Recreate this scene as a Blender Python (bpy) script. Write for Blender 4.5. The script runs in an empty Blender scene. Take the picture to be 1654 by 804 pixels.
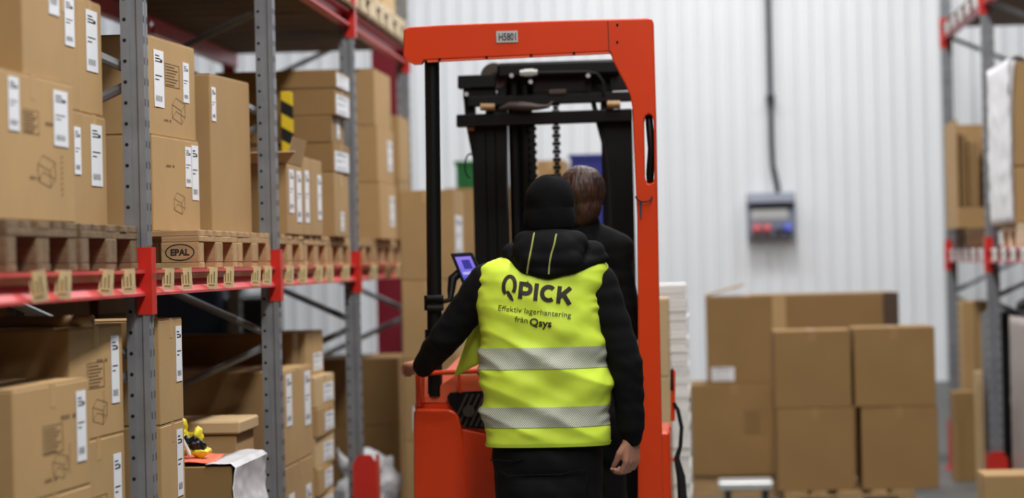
import bpy, bmesh, math, random
from mathutils import Vector, Matrix, noise
from mathutils.bvhtree import BVHTree
random.seed(7)
SC = bpy.context.scene
COL = SC.collection
# ------------------------------------------------------------------ camera
W, H, F = 1654, 804, 4200.0
CAM_H = 1.6
ROLL = 0.0232
_d = Vector((1128 - W / 2, H / 2 - 415, -F)).normalized()          # aisle direction (+Y) seen by the camera
_u = Vector((-math.sin(ROLL), math.cos(ROLL), 0))
_u = (_u - _d * _u.dot(_d)).normalized()
_x = _d.cross(_u)
C2W = Matrix((_x, _d, _u))                                          # rows: world X, Y, Z in camera space
CAMP = Vector((0, 0, CAM_H))
def at(px, py, Y):
    """world point at depth Y that the lens sees at pixel px, py"""
    w = C2W @ Vector((px - W / 2, H / 2 - py, -F))
    return CAMP + w * (Y / w.y)
cam = bpy.data.cameras.new('camera')
cam.sensor_width = 36; cam.lens = F / W * 36
cam.clip_end = 200
cam.dof.use_dof = True; cam.dof.focus_distance = 9.6; cam.dof.aperture_fstop = 1.6
cam.dof.aperture_blades = 9
camo = bpy.data.objects.new('camera', cam); COL.objects.link(camo)
camo.matrix_world = Matrix.Translation(CAMP) @ C2W.to_4x4()
SC.camera = camo
# ------------------------------------------------------------------ world, lights, exposure
wd = bpy.data.worlds.new('world'); SC.world = wd; wd.use_nodes = True
wd.node_tree.nodes['Background'].inputs[0].default_value = (0.80, 0.88, 1.0, 1)
wd.node_tree.nodes['Background'].inputs[1].default_value = 0.06
def area(name, loc, sx, sy, power, col=(1, 0.985, 0.965), rot=(0, 0, 0)):
    l = bpy.data.lights.new(name, 'AREA'); l.shape = 'RECTANGLE'; l.size = sx; l.size_y = sy
    l.energy = power; l.color = col
    o = bpy.data.objects.new(name, l); COL.objects.link(o); o.location = loc; o.rotation_euler = rot
    return o
area('aisle_light_row', (0.35, 8.0, 6.4), 0.5, 12.0, 720)
area('aisle_light_row', (0.25, 16.6, 6.4), 0.5, 4.6, 200)
area('cross_light_row', (0.5, 3.5, 5.8), 1.6, 0.5, 160)
area('wall_light_row', (-0.5, 17.6, 7.2), 12.0, 0.5, 400, (0.93, 0.965, 1.0))
SC.view_settings.view_transform = 'Standard'
SC.view_settings.look = 'None'
SC.view_settings.exposure = 0.0
SC.view_settings.gamma = 1.0
SC.view_settings.use_curve_mapping = False
# ------------------------------------------------------------------ materials
def lin(r, g, b):
    f = lambda c: (c / 255 / 12.92) if c / 255 <= 0.04045 else ((c / 255 + 0.055) / 1.055) ** 2.4
    return (f(r), f(g), f(b), 1)
MATS = {}
def mat(name, rgb, rough=0.6, metal=0.0, var=0.12, scale=6.0, stretch=(1, 1, 1), bump=0.0, bscale=60.0, spec=0.4,
        rand=0.0, rgb2=None, coat=0.0):
    m = bpy.data.materials.new(name); m.use_nodes = True
    nt = m.node_tree; N = nt.nodes; L = nt.links
    b = N['Principled BSDF']
    b.inputs['Roughness'].default_value = rough; b.inputs['Metallic'].default_value = metal
    b.inputs['Specular IOR Level'].default_value = spec
    b.inputs['Coat Weight'].default_value = coat
    tc = N.new('ShaderNodeTexCoord'); mp = N.new('ShaderNodeMapping'); mp.inputs['Scale'].default_value = stretch
    L.new(tc.outputs['Object'], mp.inputs['Vector'])
    nz = N.new('ShaderNodeTexNoise'); nz.inputs['Scale'].default_value = scale; nz.inputs['Detail'].default_value = 5
    L.new(mp.outputs[0], nz.inputs['Vector'])
    rp = N.new('ShaderNodeValToRGB'); c = lin(*rgb)
    c2 = lin(*rgb2) if rgb2 else tuple(x * (1 - 2.2 * var) for x in c[:3]) + (1,)
    rp.color_ramp.elements[0].position = 0.3; rp.color_ramp.elements[1].position = 0.62
    rp.color_ramp.elements[0].color = c2; rp.color_ramp.elements[1].color = c
    L.new(nz.outputs['Fac'], rp.inputs['Fac'])
    out = rp.outputs['Color']
    if rand:
        oi = N.new('ShaderNodeObjectInfo'); hs = N.new('ShaderNodeHueSaturation')
        mr = N.new('ShaderNodeMapRange'); mr.inputs['To Min'].default_value = 1 - rand; mr.inputs['To Max'].default_value = 1 + rand * 0.6
        L.new(oi.outputs['Random'], mr.inputs['Value']); L.new(mr.outputs[0], hs.inputs['Value']); L.new(out, hs.inputs['Color'])
        out = hs.outputs['Color']
    L.new(out, b.inputs['Base Color'])
    if bump:
        n2 = N.new('ShaderNodeTexNoise'); n2.inputs['Scale'].default_value = bscale; n2.inputs['Detail'].default_value = 3
        L.new(mp.outputs[0], n2.inputs['Vector'])
        bp = N.new('ShaderNodeBump'); bp.inputs['Strength'].default_value = bump; bp.inputs['Distance'].default_value = 0.01
        L.new(n2.outputs['Fac'], bp.inputs['Height']); L.new(bp.outputs[0], b.inputs['Normal'])
    MATS[name] = m
    return m
mat('cardboard', (179, 145, 98), 0.75, var=0.05, scale=3, rand=0.10, bump=0.06, bscale=25)
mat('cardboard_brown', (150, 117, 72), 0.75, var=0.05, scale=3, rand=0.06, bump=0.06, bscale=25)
mat('cardboard_pale', (202, 172, 128), 0.75, var=0.05, scale=3, rand=0.05)
mat('tape', (190, 156, 108), 0.4, var=0.03)
mat('tape_brown', (158, 124, 80), 0.4, var=0.03)
mat('cardboard_shade', (84, 66, 52), 0.7, var=0.05)  # cardboard with shade put into the colour: carton's dark side, tube's inside
mat('paper', (232, 234, 240), 0.6, var=0.02)
mat('ink', (52, 42, 36), 0.7, var=0.05)
mat('ink_soft', (118, 90, 58), 0.8, var=0.05)
mat('wood_old', (128, 104, 76), 0.85, var=0.22, scale=5, stretch=(1, 6, 6), bump=0.3, bscale=30, rand=0.18)
mat('wood_new', (186, 152, 108), 0.8, var=0.14, scale=5, stretch=(1, 6, 6), bump=0.2, bscale=30, rand=0.14)
mat('wood_pale', (226, 208, 176), 0.8, var=0.10, scale=5, stretch=(1, 6, 6), rand=0.08)
mat('deck_brown', (112, 86, 50), 0.85, var=0.18, scale=4, stretch=(1, 8, 8), rand=0.12)
mat('steel', (146, 149, 154), 0.42, 0.4, var=0.10, scale=9)
mat('steel_dark', (70, 74, 82), 0.5, 0.6, var=0.10, scale=9)
mat('hole', (14, 14, 16), 0.9, var=0)
mat('rack_red', (205, 44, 34), 0.38, var=0.06, scale=5, coat=0.1)
mat('beam_red_sheen', (206, 72, 76), 0.35, var=0.07, scale=5)  # rack red made pinker, painting in the sheen on the sloped face
mat('dark_red', (120, 16, 36), 0.5, var=0.06)
mat('truck_orange', (212, 60, 14), 0.36, var=0.05, scale=2.5, coat=0.15)
mat('truck_lip', (222, 98, 66), 0.4, var=0.04)
mat('black_metal', (9, 9, 10), 0.45, 0.0, var=0.05, spec=0.25)
mat('black_gloss', (10, 10, 12), 0.22, var=0)
mat('black_rubber', (12, 12, 13), 0.8, var=0.05)
mat('chrome', (205, 208, 212), 0.2, 1.0, var=0.03)
mat('brass_dull', (150, 122, 84), 0.5, 0.3, var=0.08)
mat('grey_pulley', (70, 60, 56), 0.55, 0.3, var=0.1)
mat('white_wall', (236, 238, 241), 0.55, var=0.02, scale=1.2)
mat('concrete', (150, 151, 150), 0.7, var=0.08, scale=2, bump=0.1)
mat('floor', (104, 104, 102), 0.45, var=0.10, scale=1.0, rgb2=(84, 84, 82))
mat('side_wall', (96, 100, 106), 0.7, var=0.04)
mat('vest', (220, 246, 74), 0.6, var=0.03, scale=10)
mat('jacket', (11, 11, 13), 0.85, var=0.1, scale=20, bump=0.15, bscale=240, spec=0.2)
mat('trousers', (14, 14, 16), 0.8, var=0.1, scale=12, bump=0.15, bscale=200, spec=0.2)
mat('knit', (10, 10, 11), 0.95, var=0.1, scale=30, bump=0.3, bscale=260, spec=0.15)
mat('skin', (196, 140, 116), 0.5, var=0.06, scale=14)
mat('hair', (66, 38, 24), 0.5, var=0.3, scale=20, stretch=(1.6, 1.6, 0.35), bump=0.5, bscale=60, rgb2=(26, 14, 10))
mat('cord', (170, 176, 96), 0.7, var=0.05)
mat('tag', (236, 230, 172), 0.6, var=0.10, scale=30, rgb2=(204, 204, 168))
mat('tag_ink', (158, 152, 96), 0.8, var=0.1, scale=40)
mat('grey_box', (128, 134, 150), 0.45, var=0.05)
mat('socket_red', (190, 30, 34), 0.4, var=0.05)
mat('socket_blue', (40, 60, 190), 0.4, var=0.05)
mat('socket_blue_dark', (22, 26, 84), 0.4, var=0.05)
mat('crate_blue', (44, 52, 138), 0.45, var=0.05)
mat('crate_green', (30, 112, 52), 0.45, var=0.05)
mat('navy', (34, 40, 56), 0.6, var=0.1)
mat('black_film', (18, 18, 20), 0.35, var=0.1)
mat('yellow', (226, 208, 50), 0.4, var=0.06)
mat('coral', (238, 120, 88), 0.6, var=0.03)
mat('white_sheet', (230, 228, 226), 0.6, var=0.03, rand=0.06)
mat('grey_film', (176, 164, 158), 0.35, var=0.05)
mat('plastic_white', (232, 232, 236), 0.35, var=0.03)
mat('zinc_plate', (196, 198, 196), 0.4, 0.4, var=0.03)
mat('eye_white', (236, 234, 230), 0.3, var=0)
def stripe_mat(name, a, b, scale, ang, rough=0.5, metal=0.0, sharp=0.04, axes=(1, 0, 1)):
    m = bpy.data.materials.new(name); m.use_nodes = True; nt = m.node_tree; N = nt.nodes; L = nt.links
    bs = N['Principled BSDF']; bs.inputs['Roughness'].default_value = rough; bs.inputs['Metallic'].default_value = metal
    tc = N.new('ShaderNodeTexCoord'); dp = N.new('ShaderNodeVectorMath'); dp.operation = 'DOT_PRODUCT'
    dp.inputs[1].default_value = (math.cos(ang) * axes[0], math.cos(ang) * axes[1], math.sin(ang) * axes[2])
    L.new(tc.outputs['Object'], dp.inputs[0])
    mu = N.new('ShaderNodeMath'); mu.operation = 'MULTIPLY'; mu.inputs[1].default_value = scale; L.new(dp.outputs['Value'], mu.inputs[0])
    fr = N.new('ShaderNodeMath'); fr.operation = 'FRACT'; L.new(mu.outputs[0], fr.inputs[0])
    rp = N.new('ShaderNodeValToRGB'); rp.color_ramp.elements[0].position = 0.5 - sharp; rp.color_ramp.elements[1].position = 0.5 + sharp
    rp.color_ramp.elements[0].color = lin(*a); rp.color_ramp.elements[1].color = lin(*b)
    L.new(fr.outputs[0], rp.inputs[0]); L.new(rp.outputs[0], bs.inputs['Base Color'])
    MATS[name] = m
stripe_mat('reflective', (212, 214, 204), (130, 138, 104), 150, math.radians(-40), 0.6, 0.0, 0.12)
stripe_mat('hazard', (226, 196, 40), (22, 22, 22), 8.5, math.radians(60), 0.4, 0, 0.02)
def screen_mat():
    m = bpy.data.materials.new('screen'); m.use_nodes = True; N = m.node_tree.nodes; L = m.node_tree.links
    b = N['Principled BSDF']; tc = N.new('ShaderNodeTexCoord'); sp = N.new('ShaderNodeSeparateXYZ'); L.new(tc.outputs['Object'], sp.inputs[0])
    rp = N.new('ShaderNodeValToRGB'); mr = N.new('ShaderNodeMapRange'); mr.inputs[1].default_value = -0.075; mr.inputs[2].default_value = 0.075
    L.new(sp.outputs['Z'], mr.inputs[0]); L.new(mr.outputs[0], rp.inputs[0])
    e = rp.color_ramp.elements; e[0].position = 0.05; e[0].color = lin(20, 130, 150); e[1].position = 0.3; e[1].color = lin(40, 80, 190)
    x = e.new(0.45); x.color = lin(120, 110, 230); x = e.new(0.95); x.color = lin(150, 130, 240)
    b.inputs['Base Color'].default_value = (0.01, 0.01, 0.02, 1); b.inputs['Roughness'].default_value = 0.15
    L.new(rp.outputs[0], b.inputs['Emission Color']); b.inputs['Emission Strength'].default_value = 0.9
    MATS['screen'] = m
    for nm, c in (('screen_dark', (40, 34, 150)), ('screen_light', (190, 180, 250))):
        m = bpy.data.materials.new(nm); m.use_nodes = True; b = m.node_tree.nodes['Principled BSDF']
        b.inputs['Base Color'].default_value = (0.01, 0.01, 0.02, 1); b.inputs['Emission Color'].default_value = lin(*c); b.inputs['Emission Strength'].default_value = 0.9
        MATS[nm] = m
screen_mat()
def film_mat():
    m = bpy.data.materials.new('film'); m.use_nodes = True; N = m.node_tree.nodes; L = m.node_tree.links
    b = N['Principled BSDF']; b.inputs['Base Color'].default_value = (0.78, 0.77, 0.80, 1); b.inputs['Roughness'].default_value = 0.3
    b.inputs['Alpha'].default_value = 0.8
    MATS['film'] = m
film_mat()
# ------------------------------------------------------------------ mesh helpers
class MB:
    def __init__(s): s.v = []; s.f = []
    def add(s, vs, fs):
        k = len(s.v); s.v += [Vector(p) for p in vs]; s.f += [tuple(i + k for i in q) for q in fs]; return s
    def box(s, a, b):
        x0, y0, z0 = a; x1, y1, z1 = b
        return s.add([(x0, y0, z0), (x1, y0, z0), (x1, y1, z0), (x0, y1, z0), (x0, y0, z1), (x1, y0, z1), (x1, y1, z1), (x0, y1, z1)],
                     [(0, 3, 2, 1), (4, 5, 6, 7), (0, 1, 5, 4), (1, 2, 6, 5), (2, 3, 7, 6), (3, 0, 4, 7)])
    def prism(s, poly, d):
        """closed polygon of 3D points pushed along vector d"""
        n = len(poly); P = [Vector(p) for p in poly]; d = Vector(d)
        return s.add(P + [p + d for p in P], [tuple(range(n))[::-1], tuple(range(n, 2 * n))] + [(i, (i + 1) % n, n + (i + 1) % n, n + i) for i in range(n)])
    def ring(s, p, q, r0, r1, n=16, cap=True):
        p = Vector(p); q = Vector(q); d = (q - p).normalized()
        a = d.orthogonal().normalized(); b = d.cross(a)
        vs = []
        for c, r in ((p, r0), (q, r1)):
            vs += [c + (a * math.cos(t) + b * math.sin(t)) * r for t in [2 * math.pi * i / n for i in range(n)]]
        fs = [(i, (i + 1) % n, n + (i + 1) % n, n + i) for i in range(n)]
        if cap: fs += [tuple(range(n))[::-1], tuple(range(n, 2 * n))]
        return s.add(vs, fs)
    def tube(s, pts, r, n=10):
        pts = [Vector(p) for p in pts]; vs = []; m = len(pts); a = None
        for i, p in enumerate(pts):
            d = (pts[min(i + 1, m - 1)] - pts[max(i - 1, 0)]).normalized()
            a = d.orthogonal().normalized() if a is None else (a - d * a.dot(d)).normalized()
            b = d.cross(a); rr = r[i] if isinstance(r, (list, tuple)) else r
            vs += [p + (a * math.cos(t) + b * math.sin(t)) * rr for t in [2 * math.pi * j / n for j in range(n)]]
        fs = []
        for i in range(m - 1):
            for j in range(n): fs.append((i * n + j, i * n + (j + 1) % n, (i + 1) * n + (j + 1) % n, (i + 1) * n + j))
        fs += [tuple(range(n))[::-1], tuple(range((m - 1) * n, m * n))]
        return s.add(vs, fs)
    def lathe(s, prof, n=24, c=(0, 0, 0), axis='Z'):
        vs = []; m = len(prof); c = Vector(c)
        for r, z in prof:
            for j in range(n):
                t = 2 * math.pi * j / n; x, y = r * math.cos(t), r * math.sin(t)
                vs.append(c + (Vector((x, y, z)) if axis == 'Z' else Vector((x, z, y)) if axis == 'Y' else Vector((z, x, y))))
        fs = []
        for i in range(m - 1):
            for j in range(n): fs.append((i * n + j, i * n + (j + 1) % n, (i + 1) * n + (j + 1) % n, (i + 1) * n + j))
        fs += [tuple(range(n)), tuple(range((m - 1) * n, m * n))]
        return s.add(vs, fs)
    def mesh(s, name, m, smooth=False, bevel=0, seg=1):
        me = bpy.data.meshes.new(name); me.from_pydata(s.v, [], s.f)
        bm = bmesh.new(); bm.from_mesh(me)
        bmesh.ops.recalc_face_normals(bm, faces=bm.faces)
        if bevel: bmesh.ops.bevel(bm, geom=list(bm.edges), offset=bevel, segments=seg, affect='EDGES', profile=0.5, clamp_overlap=True)
        if smooth:
            for f in bm.faces: f.smooth = True
            for e in bm.edges:
                if len(e.link_faces) == 2 and e.calc_face_angle(0) > math.radians(38): e.smooth = False
        bm.to_mesh(me); bm.free()
        me.materials.append(MATS[m] if isinstance(m, str) else m)
        return me
    def build(s, name, m, parent=None, smooth=False, bevel=0, seg=1, loc=(0, 0, 0)):
        return link(name, s.mesh(name, m, smooth, bevel, seg), parent, loc)
def link(name, me, parent=None, loc=(0, 0, 0), rot=(0, 0, 0)):
    o = bpy.data.objects.new(name, me); COL.objects.link(o); o.parent = parent; o.location = loc; o.rotation_euler = rot
    return o
def tag(o, label=None, cat=None, group=None, kind=None):
    if label: o['label'] = label
    if cat: o['category'] = cat
    if group: o['group'] = group
    if kind: o['kind'] = kind
    return o
def thing(name, label, cat, loc=(0, 0, 0), rotz=0, group=None):
    o = link(name, None, None, loc, (0, 0, rotz)); o.empty_display_size = 0.1
    return tag(o, label, cat, group, 'thing')
CACHE = {}
def box_part(name, size, m, parent, loc, bevel=0.0, rot=(0, 0, 0)):
    k = (name, tuple(round(x, 4) for x in size), m, bevel)
    if k not in CACHE: CACHE[k] = MB().box((0, 0, 0), size).mesh(name, m, bevel=bevel)
    return link(name, CACHE[k], parent, loc, rot)
def stroke(mb, pts, w, y=0.0, closed=False):
    """thick flat polyline in the XZ plane"""
    P = [Vector((p[0], p[1])) for p in pts]
    if closed: P = P + [P[0], P[1]]
    L_, R_ = [], []
    for i, p in enumerate(P):
        d0 = (P[i] - P[i - 1]).normalized() if i else (P[1] - P[0]).normalized()
        d1 = (P[i + 1] - P[i]).normalized() if i < len(P) - 1 else d0
        t = (d0 + d1); t = t.normalized() if t.length > 1e-6 else d0
        n = Vector((-t.y, t.x)); k = 1 / max(0.5, n.dot(Vector((-d0.y, d0.x))))
        L_.append(p + n * w / 2 * k); R_.append(p - n * w / 2 * k)
    m = len(P); vs = [(q.x, y, q.y) for q in L_] + [(q.x, y, q.y) for q in R_]
    mb.add(vs, [(i, i + 1, m + i + 1, m + i) for i in range(m - 1)])
def arc(cx, cz, rx, rz, a0, a1, n=16):
    return [(cx + rx * math.cos(math.radians(a0 + (a1 - a0) * i / n)), cz + rz * math.sin(math.radians(a0 + (a1 - a0) * i / n))) for i in range(n + 1)]
def text_mesh(s, size=1.0, bold=0.0):
    """flat text in XZ, left aligned at the origin; list of verts and faces"""
    cu = bpy.data.curves.new('t', 'FONT'); cu.body = s; cu.size = size; cu.offset = bold; cu.resolution_u = 3
    o = bpy.data.objects.new('t', cu); COL.objects.link(o)
    dg = bpy.context.evaluated_depsgraph_get(); me = bpy.data.meshes.new_from_object(o.evaluated_get(dg))
    vs = [Vector((v.co.x, 0, v.co.y)) for v in me.vertices]; fs = [tuple(p.vertices) for p in me.polygons]
    bpy.data.objects.remove(o); bpy.data.meshes.remove(me)
    return vs, fs
# ------------------------------------------------------------------ room shell
WALL_Y = 20.8
pitch = 0.126
def cladding(width, height, z0):
    mb = MB(); n = int(round(width / pitch)); prof = []
    for i in range(n):
        x = i * pitch
        prof += [(x, 0), (x + 0.070, 0), (x + 0.086, -0.013), (x + 0.110, -0.013)]
    prof.append((n * pitch, 0))
    vs = [(x, y, z0) for x, y in prof] + [(x, y, z0 + height) for x, y in prof]; m = len(prof)
    mb.add(vs, [(i, i + 1, m + i + 1, m + i) for i in range(m - 1)])
    return mb
wb = link('wall_back', None); tag(wb, 'white corrugated metal rear wall', None, None, 'structure')
sheet = cladding(8 * pitch, 8.0, 0.55).mesh('cladding_sheet', 'white_wall')
for i in range(15):
    o = link('cladding_sheet', sheet, wb, (-8.0 + i * 8 * pitch, WALL_Y, 0))
MB().box((-8, WALL_Y - 0.06, 0), (7.2, WALL_Y + 0.2, 0.55)).build('plinth', 'concrete', wb)
MB().box((-8, WALL_Y - 0.045, 0.55), (7.2, WALL_Y, 0.575)).build('base_flashing', 'steel', wb)
tag(MB().box((-8, -6, -0.1), (7.2, WALL_Y, 0)).build('floor', 'floor'), 'grey concrete warehouse floor', None, None, 'structure')
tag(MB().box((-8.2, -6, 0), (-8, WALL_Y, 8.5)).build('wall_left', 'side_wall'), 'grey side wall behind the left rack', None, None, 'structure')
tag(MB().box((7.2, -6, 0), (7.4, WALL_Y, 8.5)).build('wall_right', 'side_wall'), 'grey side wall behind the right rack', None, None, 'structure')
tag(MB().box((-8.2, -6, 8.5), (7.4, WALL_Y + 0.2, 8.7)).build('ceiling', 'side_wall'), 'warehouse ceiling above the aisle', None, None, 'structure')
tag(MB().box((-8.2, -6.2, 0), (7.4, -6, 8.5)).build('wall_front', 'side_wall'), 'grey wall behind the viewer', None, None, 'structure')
# ------------------------------------------------------------------ pallet racks
FRAME_Y = [8.6, 11.29, 13.98, 16.67]
XF, XB = -1.838, -2.97
def post_mesh(h, flip=1):
    # cross-section: x from 0 (aisle) to -0.085, y 0..0.10, groove in the side that faces down the aisle
    p = [(0, 0), (-0.022, 0), (-0.028, 0.008), (-0.044, 0.008), (-0.050, 0), (-0.078, 0), (-0.078, 0.07), (0, 0.07),
         (0, 0.048), (-0.010, 0.044), (-0.010, 0.026), (0, 0.022)]
    return MB().prism([(x * flip, y, 0) for x, y in p], (0, 0, h))
PH = 5.2
def upright(label, x, y, side, group, zs=(1.28, 2.25, 3.22), protector=None):
    """side = -1: rack lies to the left of its aisle face"""
    fl = -side
    t = thing('rack_upright_frame', label, 'rack upright', (x, y, 0), 0, group)
    k = ('post', fl)
    if k not in CACHE: CACHE[k] = post_mesh(PH, fl).mesh('post', 'steel', smooth=False)
    hk = ('holes', fl)
    if hk not in CACHE:
        mb = MB(); z = 0.2
        while z < PH - 0.1:
            mb.ring((-0.064 * fl, -0.0006, z), (-0.064 * fl, 0.004, z), 0.0065, 0.0065, 10)
            mb.box((min(-0.0005 * fl, 0.0008 * fl), 0.006, z - 0.012), (max(-0.0005 * fl, 0.0008 * fl), 0.014, z + 0.012))
            mb.box((min(-0.0005 * fl, 0.0008 * fl), 0.056, z - 0.012), (max(-0.0005 * fl, 0.0008 * fl), 0.064, z + 0.012))
            z += 0.07
        CACHE[hk] = mb.mesh('bolt_holes', 'hole')
    for px in (0, -1.13 * fl + 0.0):
        p = link('post', CACHE[k], t, (px, 0, 0.0)); link('bolt_holes', CACHE[hk], p)['kind'] = 'stuff'
        box_part('foot_plate', (0.13, 0.14, 0.008), 'steel_dark', t, (px - 0.11 if fl > 0 else px - 0.02, -0.02, 0))
    d = -1.08 * fl
    for z in zs:
        for dz in (0.5, -0.47):
            MB().tube([(-0.05 * fl, 0.05, z + 0.02 * (1 if dz > 0 else -1)), (d, 0.05, z + dz)], 0.017, 8).build('brace', 'steel', t, True)
    return t
def beam_profile(s):
    # x outward = +, aisle face
    return [(0.0, 0.0), (0.0, -0.012), (-0.045, -0.014), (-0.048, -0.036), (-0.004, -0.076), (0.0, -0.079), (0.0, -0.088), (-0.055, -0.088), (-0.055, 0.0)]
def beam(label, x, y0, y1, ztop, side, group, tags=(), tagm='tag'):
    fl = -side
    t = thing('rack_beam', label, 'rack beam', (x, y0, ztop), 0, group)
    L_ = y1 - y0
    mb = MB().prism([(a * fl, 0.0, b) for a, b in beam_profile(0)], (0, L_, 0)); mb.build('beam_profile', 'beam_red_sheen', t)
    for yy in (-0.066, L_ + 0.002):
        m2 = MB()
        m2.prism([(0.022 * fl, yy, 0.075), (0.022 * fl, yy + 0.034, 0.075), (0.022 * fl, yy + 0.034, -0.15), (0.022 * fl, yy, -0.15)], (-0.010 * fl, 0, 0))
        if yy > 0:   # wraps the side of the post
            m2.box((min(-0.03 * fl, 0.022 * fl), L_ - 0.004, -0.15), (max(-0.03 * fl, 0.022 * fl), L_ + 0.002, 0.075))
        c = m2.build('end_connector', 'rack_red', t)
        MB().box((0.022 * fl if fl > 0 else 0.022 * fl - 0.002, yy + 0.010, -0.03), (0.022 * fl + 0.002 if fl > 0 else 0.022 * fl, yy + 0.022, -0.012)).build('locking_pin', 'chrome', c)
    for ty, rz, tilt, w, h in tags:
        g = MB().box((-w / 2, 0, -h), (w / 2, 0.002, 0)).build('shelf_tag', tagm, t)
        g.location = (0.012 * fl, ty - y0, 0.004); g.rotation_euler = (0, tilt, rz)
        k = MB()
        for i in range(3):
            k.box((-w * 0.36 + i * w * 0.26, -0.001, -h * 0.72), (-w * 0.36 + i * w * 0.26 + w * 0.10, 0, -h * (0.2 + 0.12 * (i % 2))))
        k.box((-w * 0.3, -0.001, -h * 0.86), (w * 0.25, 0, -h * 0.80))
        k.build('tag_print', 'tag_ink', g)
    return t
ordn = ['nearest', 'second', 'third', 'farthest']
for i, y in enumerate(FRAME_Y):
    lab = ['grey steel upright frame of left rack nearest the camera, beside the epal-stamped pallet',
           'grey steel upright frame of left rack, second from camera, behind the tall narrow carton',
           'grey steel upright frame of left rack, third from camera, with red guard at its foot',
           'grey steel upright frame at far end of left rack, beside orange truck guard'][i]
    upright(lab, XF, y, -1, 'upright frames of the left rack')
def tag_ys(pxs): return [1.83 * F / (1128 - p) for p in pxs]
TAGPX = [[(47, -8, 0.052, 0.088), (92, 2, 0.052, 0.084), (164, 4, 0.050, 0.080), (199, -2, 0.048, 0.078)],
         [(266, 2, 0.044, 0.075), (295, -3, 0.042, 0.078), (339, 3, 0.042, 0.082), (366, 2, 0.042, 0.080), (411, 4, 0.042, 0.082), (429, 2, 0.042, 0.080)],
         [(465, 3, 0.044, 0.084), (487, 2, 0.044, 0.084), (513, 3, 0.046, 0.084), (530, 0, 0.046, 0.084), (557, 2, 0.046, 0.084)],
         [(603, 2, 0.046, 0.09), (627, 2, 0.046, 0.09), (643, 0, 0.046, 0.09)]]
Z1 = 1.6
YB = [5.91] + FRAME_Y
beam('red steel front beam just outside the left edge', XF - 0.01, 3.3, 5.91, Z1, -1, 'lower front beams of the left rack')
beam('red steel rear beam just outside the left edge', XB - 0.03, 3.3, 5.91, Z1, 1, 'lower rear beams of the left rack')
upright('grey steel upright frame just outside the left edge of the picture', XF, 5.91, -1, 'upright frames of the left rack')
bl = ['red steel front beam with yellow tags at the left edge, under the weathered pallets',
      'red steel front beam with yellow tags under the epal-stamped pallet',
      'red steel front beam with tags between second and third left uprights',
      'red steel front beam with tags at the far end of the left rack']
for i in range(4):
    tg = [(1.83 * F / (1128 - p), -0.25, math.radians(r), w, h) for p, r, w, h in TAGPX[i]]
    beam(bl[i], XF - 0.01, YB[i] + 0.1, YB[i + 1], Z1, -1, 'lower front beams of the left rack', tg)
    beam('red steel rear beam behind the goods, ' + ['left edge', 'first', 'second', 'third'][i] + ' full bay of left rack', XB - 0.03, YB[i] + 0.1, YB[i + 1], Z1, 1, 'lower rear beams of the left rack')
Z2 = 2.98
for i in range(0, 4):
    beam('red steel upper front beam under white pallets, ' + ['left edge', 'first full', 'second full', 'third full'][i] + ' bay of left rack', XF - 0.01, YB[i] + 0.1, YB[i + 1], Z2, -1, 'upper front beams of the left rack')
    beam('dark red upper rear beam under the plank deck, ' + ['left edge', 'first full', 'second full', 'third full'][i] + ' bay of left rack', XB - 0.03, YB[i] + 0.1, YB[i + 1], Z2, 1, 'upper rear beams of the left rack')
for i in range(0, 4):
    t = thing('plank_deck', 'brown plank deck overhead in the ' + ['left edge', 'first full', 'second full', 'third full'][i] + ' bay of left rack', 'shelf deck', (XB - 0.05, YB[i] + 0.1, Z2), 0, 'plank decks overhead')
    n = 13; w = (YB[i + 1] - YB[i] - 0.1) / n
    for k in range(n): box_part('plank', (1.20, w - 0.006, 0.022), 'deck_brown', t, (0, k * w, 0.001 + 0.002 * (k % 2)))
# right rack
XR = 1.84
upright('grey steel upright frame of right rack just outside the right edge', XR, 14.11, 1, 'upright frames of the right rack')
upright('grey steel upright frame of right rack beside the film-wrapped cartons', XR, 16.8, 1, 'upright frames of the right rack')
upright('grey steel upright frame of right rack nearest the white rear wall', XR, 19.5, 1, 'upright frames of the right rack')
for a, b, n in ((14.2, 16.8, 'near'), (16.9, 19.5, 'far')):
    beam('red steel front beam at mid height of right rack, ' + n + ' bay', XR + 0.01, a, b, Z1 + 0.01, 1, 'beams of the right rack', [(a + .25 + .48 * k, -math.pi / 2, 0, .25, .078) for k in range(5)], 'paper')
    beam('red steel rear beam at mid height of right rack, ' + n + ' bay', XR + 1.16, a, b, Z1 + 0.01, -1, 'beams of the right rack')
    beam('red steel top front beam of right rack, ' + n + ' bay', XR + 0.01, a, b, 3.26, 1, 'beams of the right rack', [(a + .25 + .48 * k, -math.pi / 2, 0, .25, .078) for k in range(5)], 'paper')
    t = thing('plank_deck', 'dark plank deck on top beams of right rack, ' + n + ' bay', 'shelf deck', (XR + 0.0, a, 3.262), 0, 'plank decks of the right rack')
    for k in range(10): box_part('plank', (1.2, (b - a) / 10 - 0.006, 0.022), 'deck_brown', t, (0, k * (b - a) / 10, 0))
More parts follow.
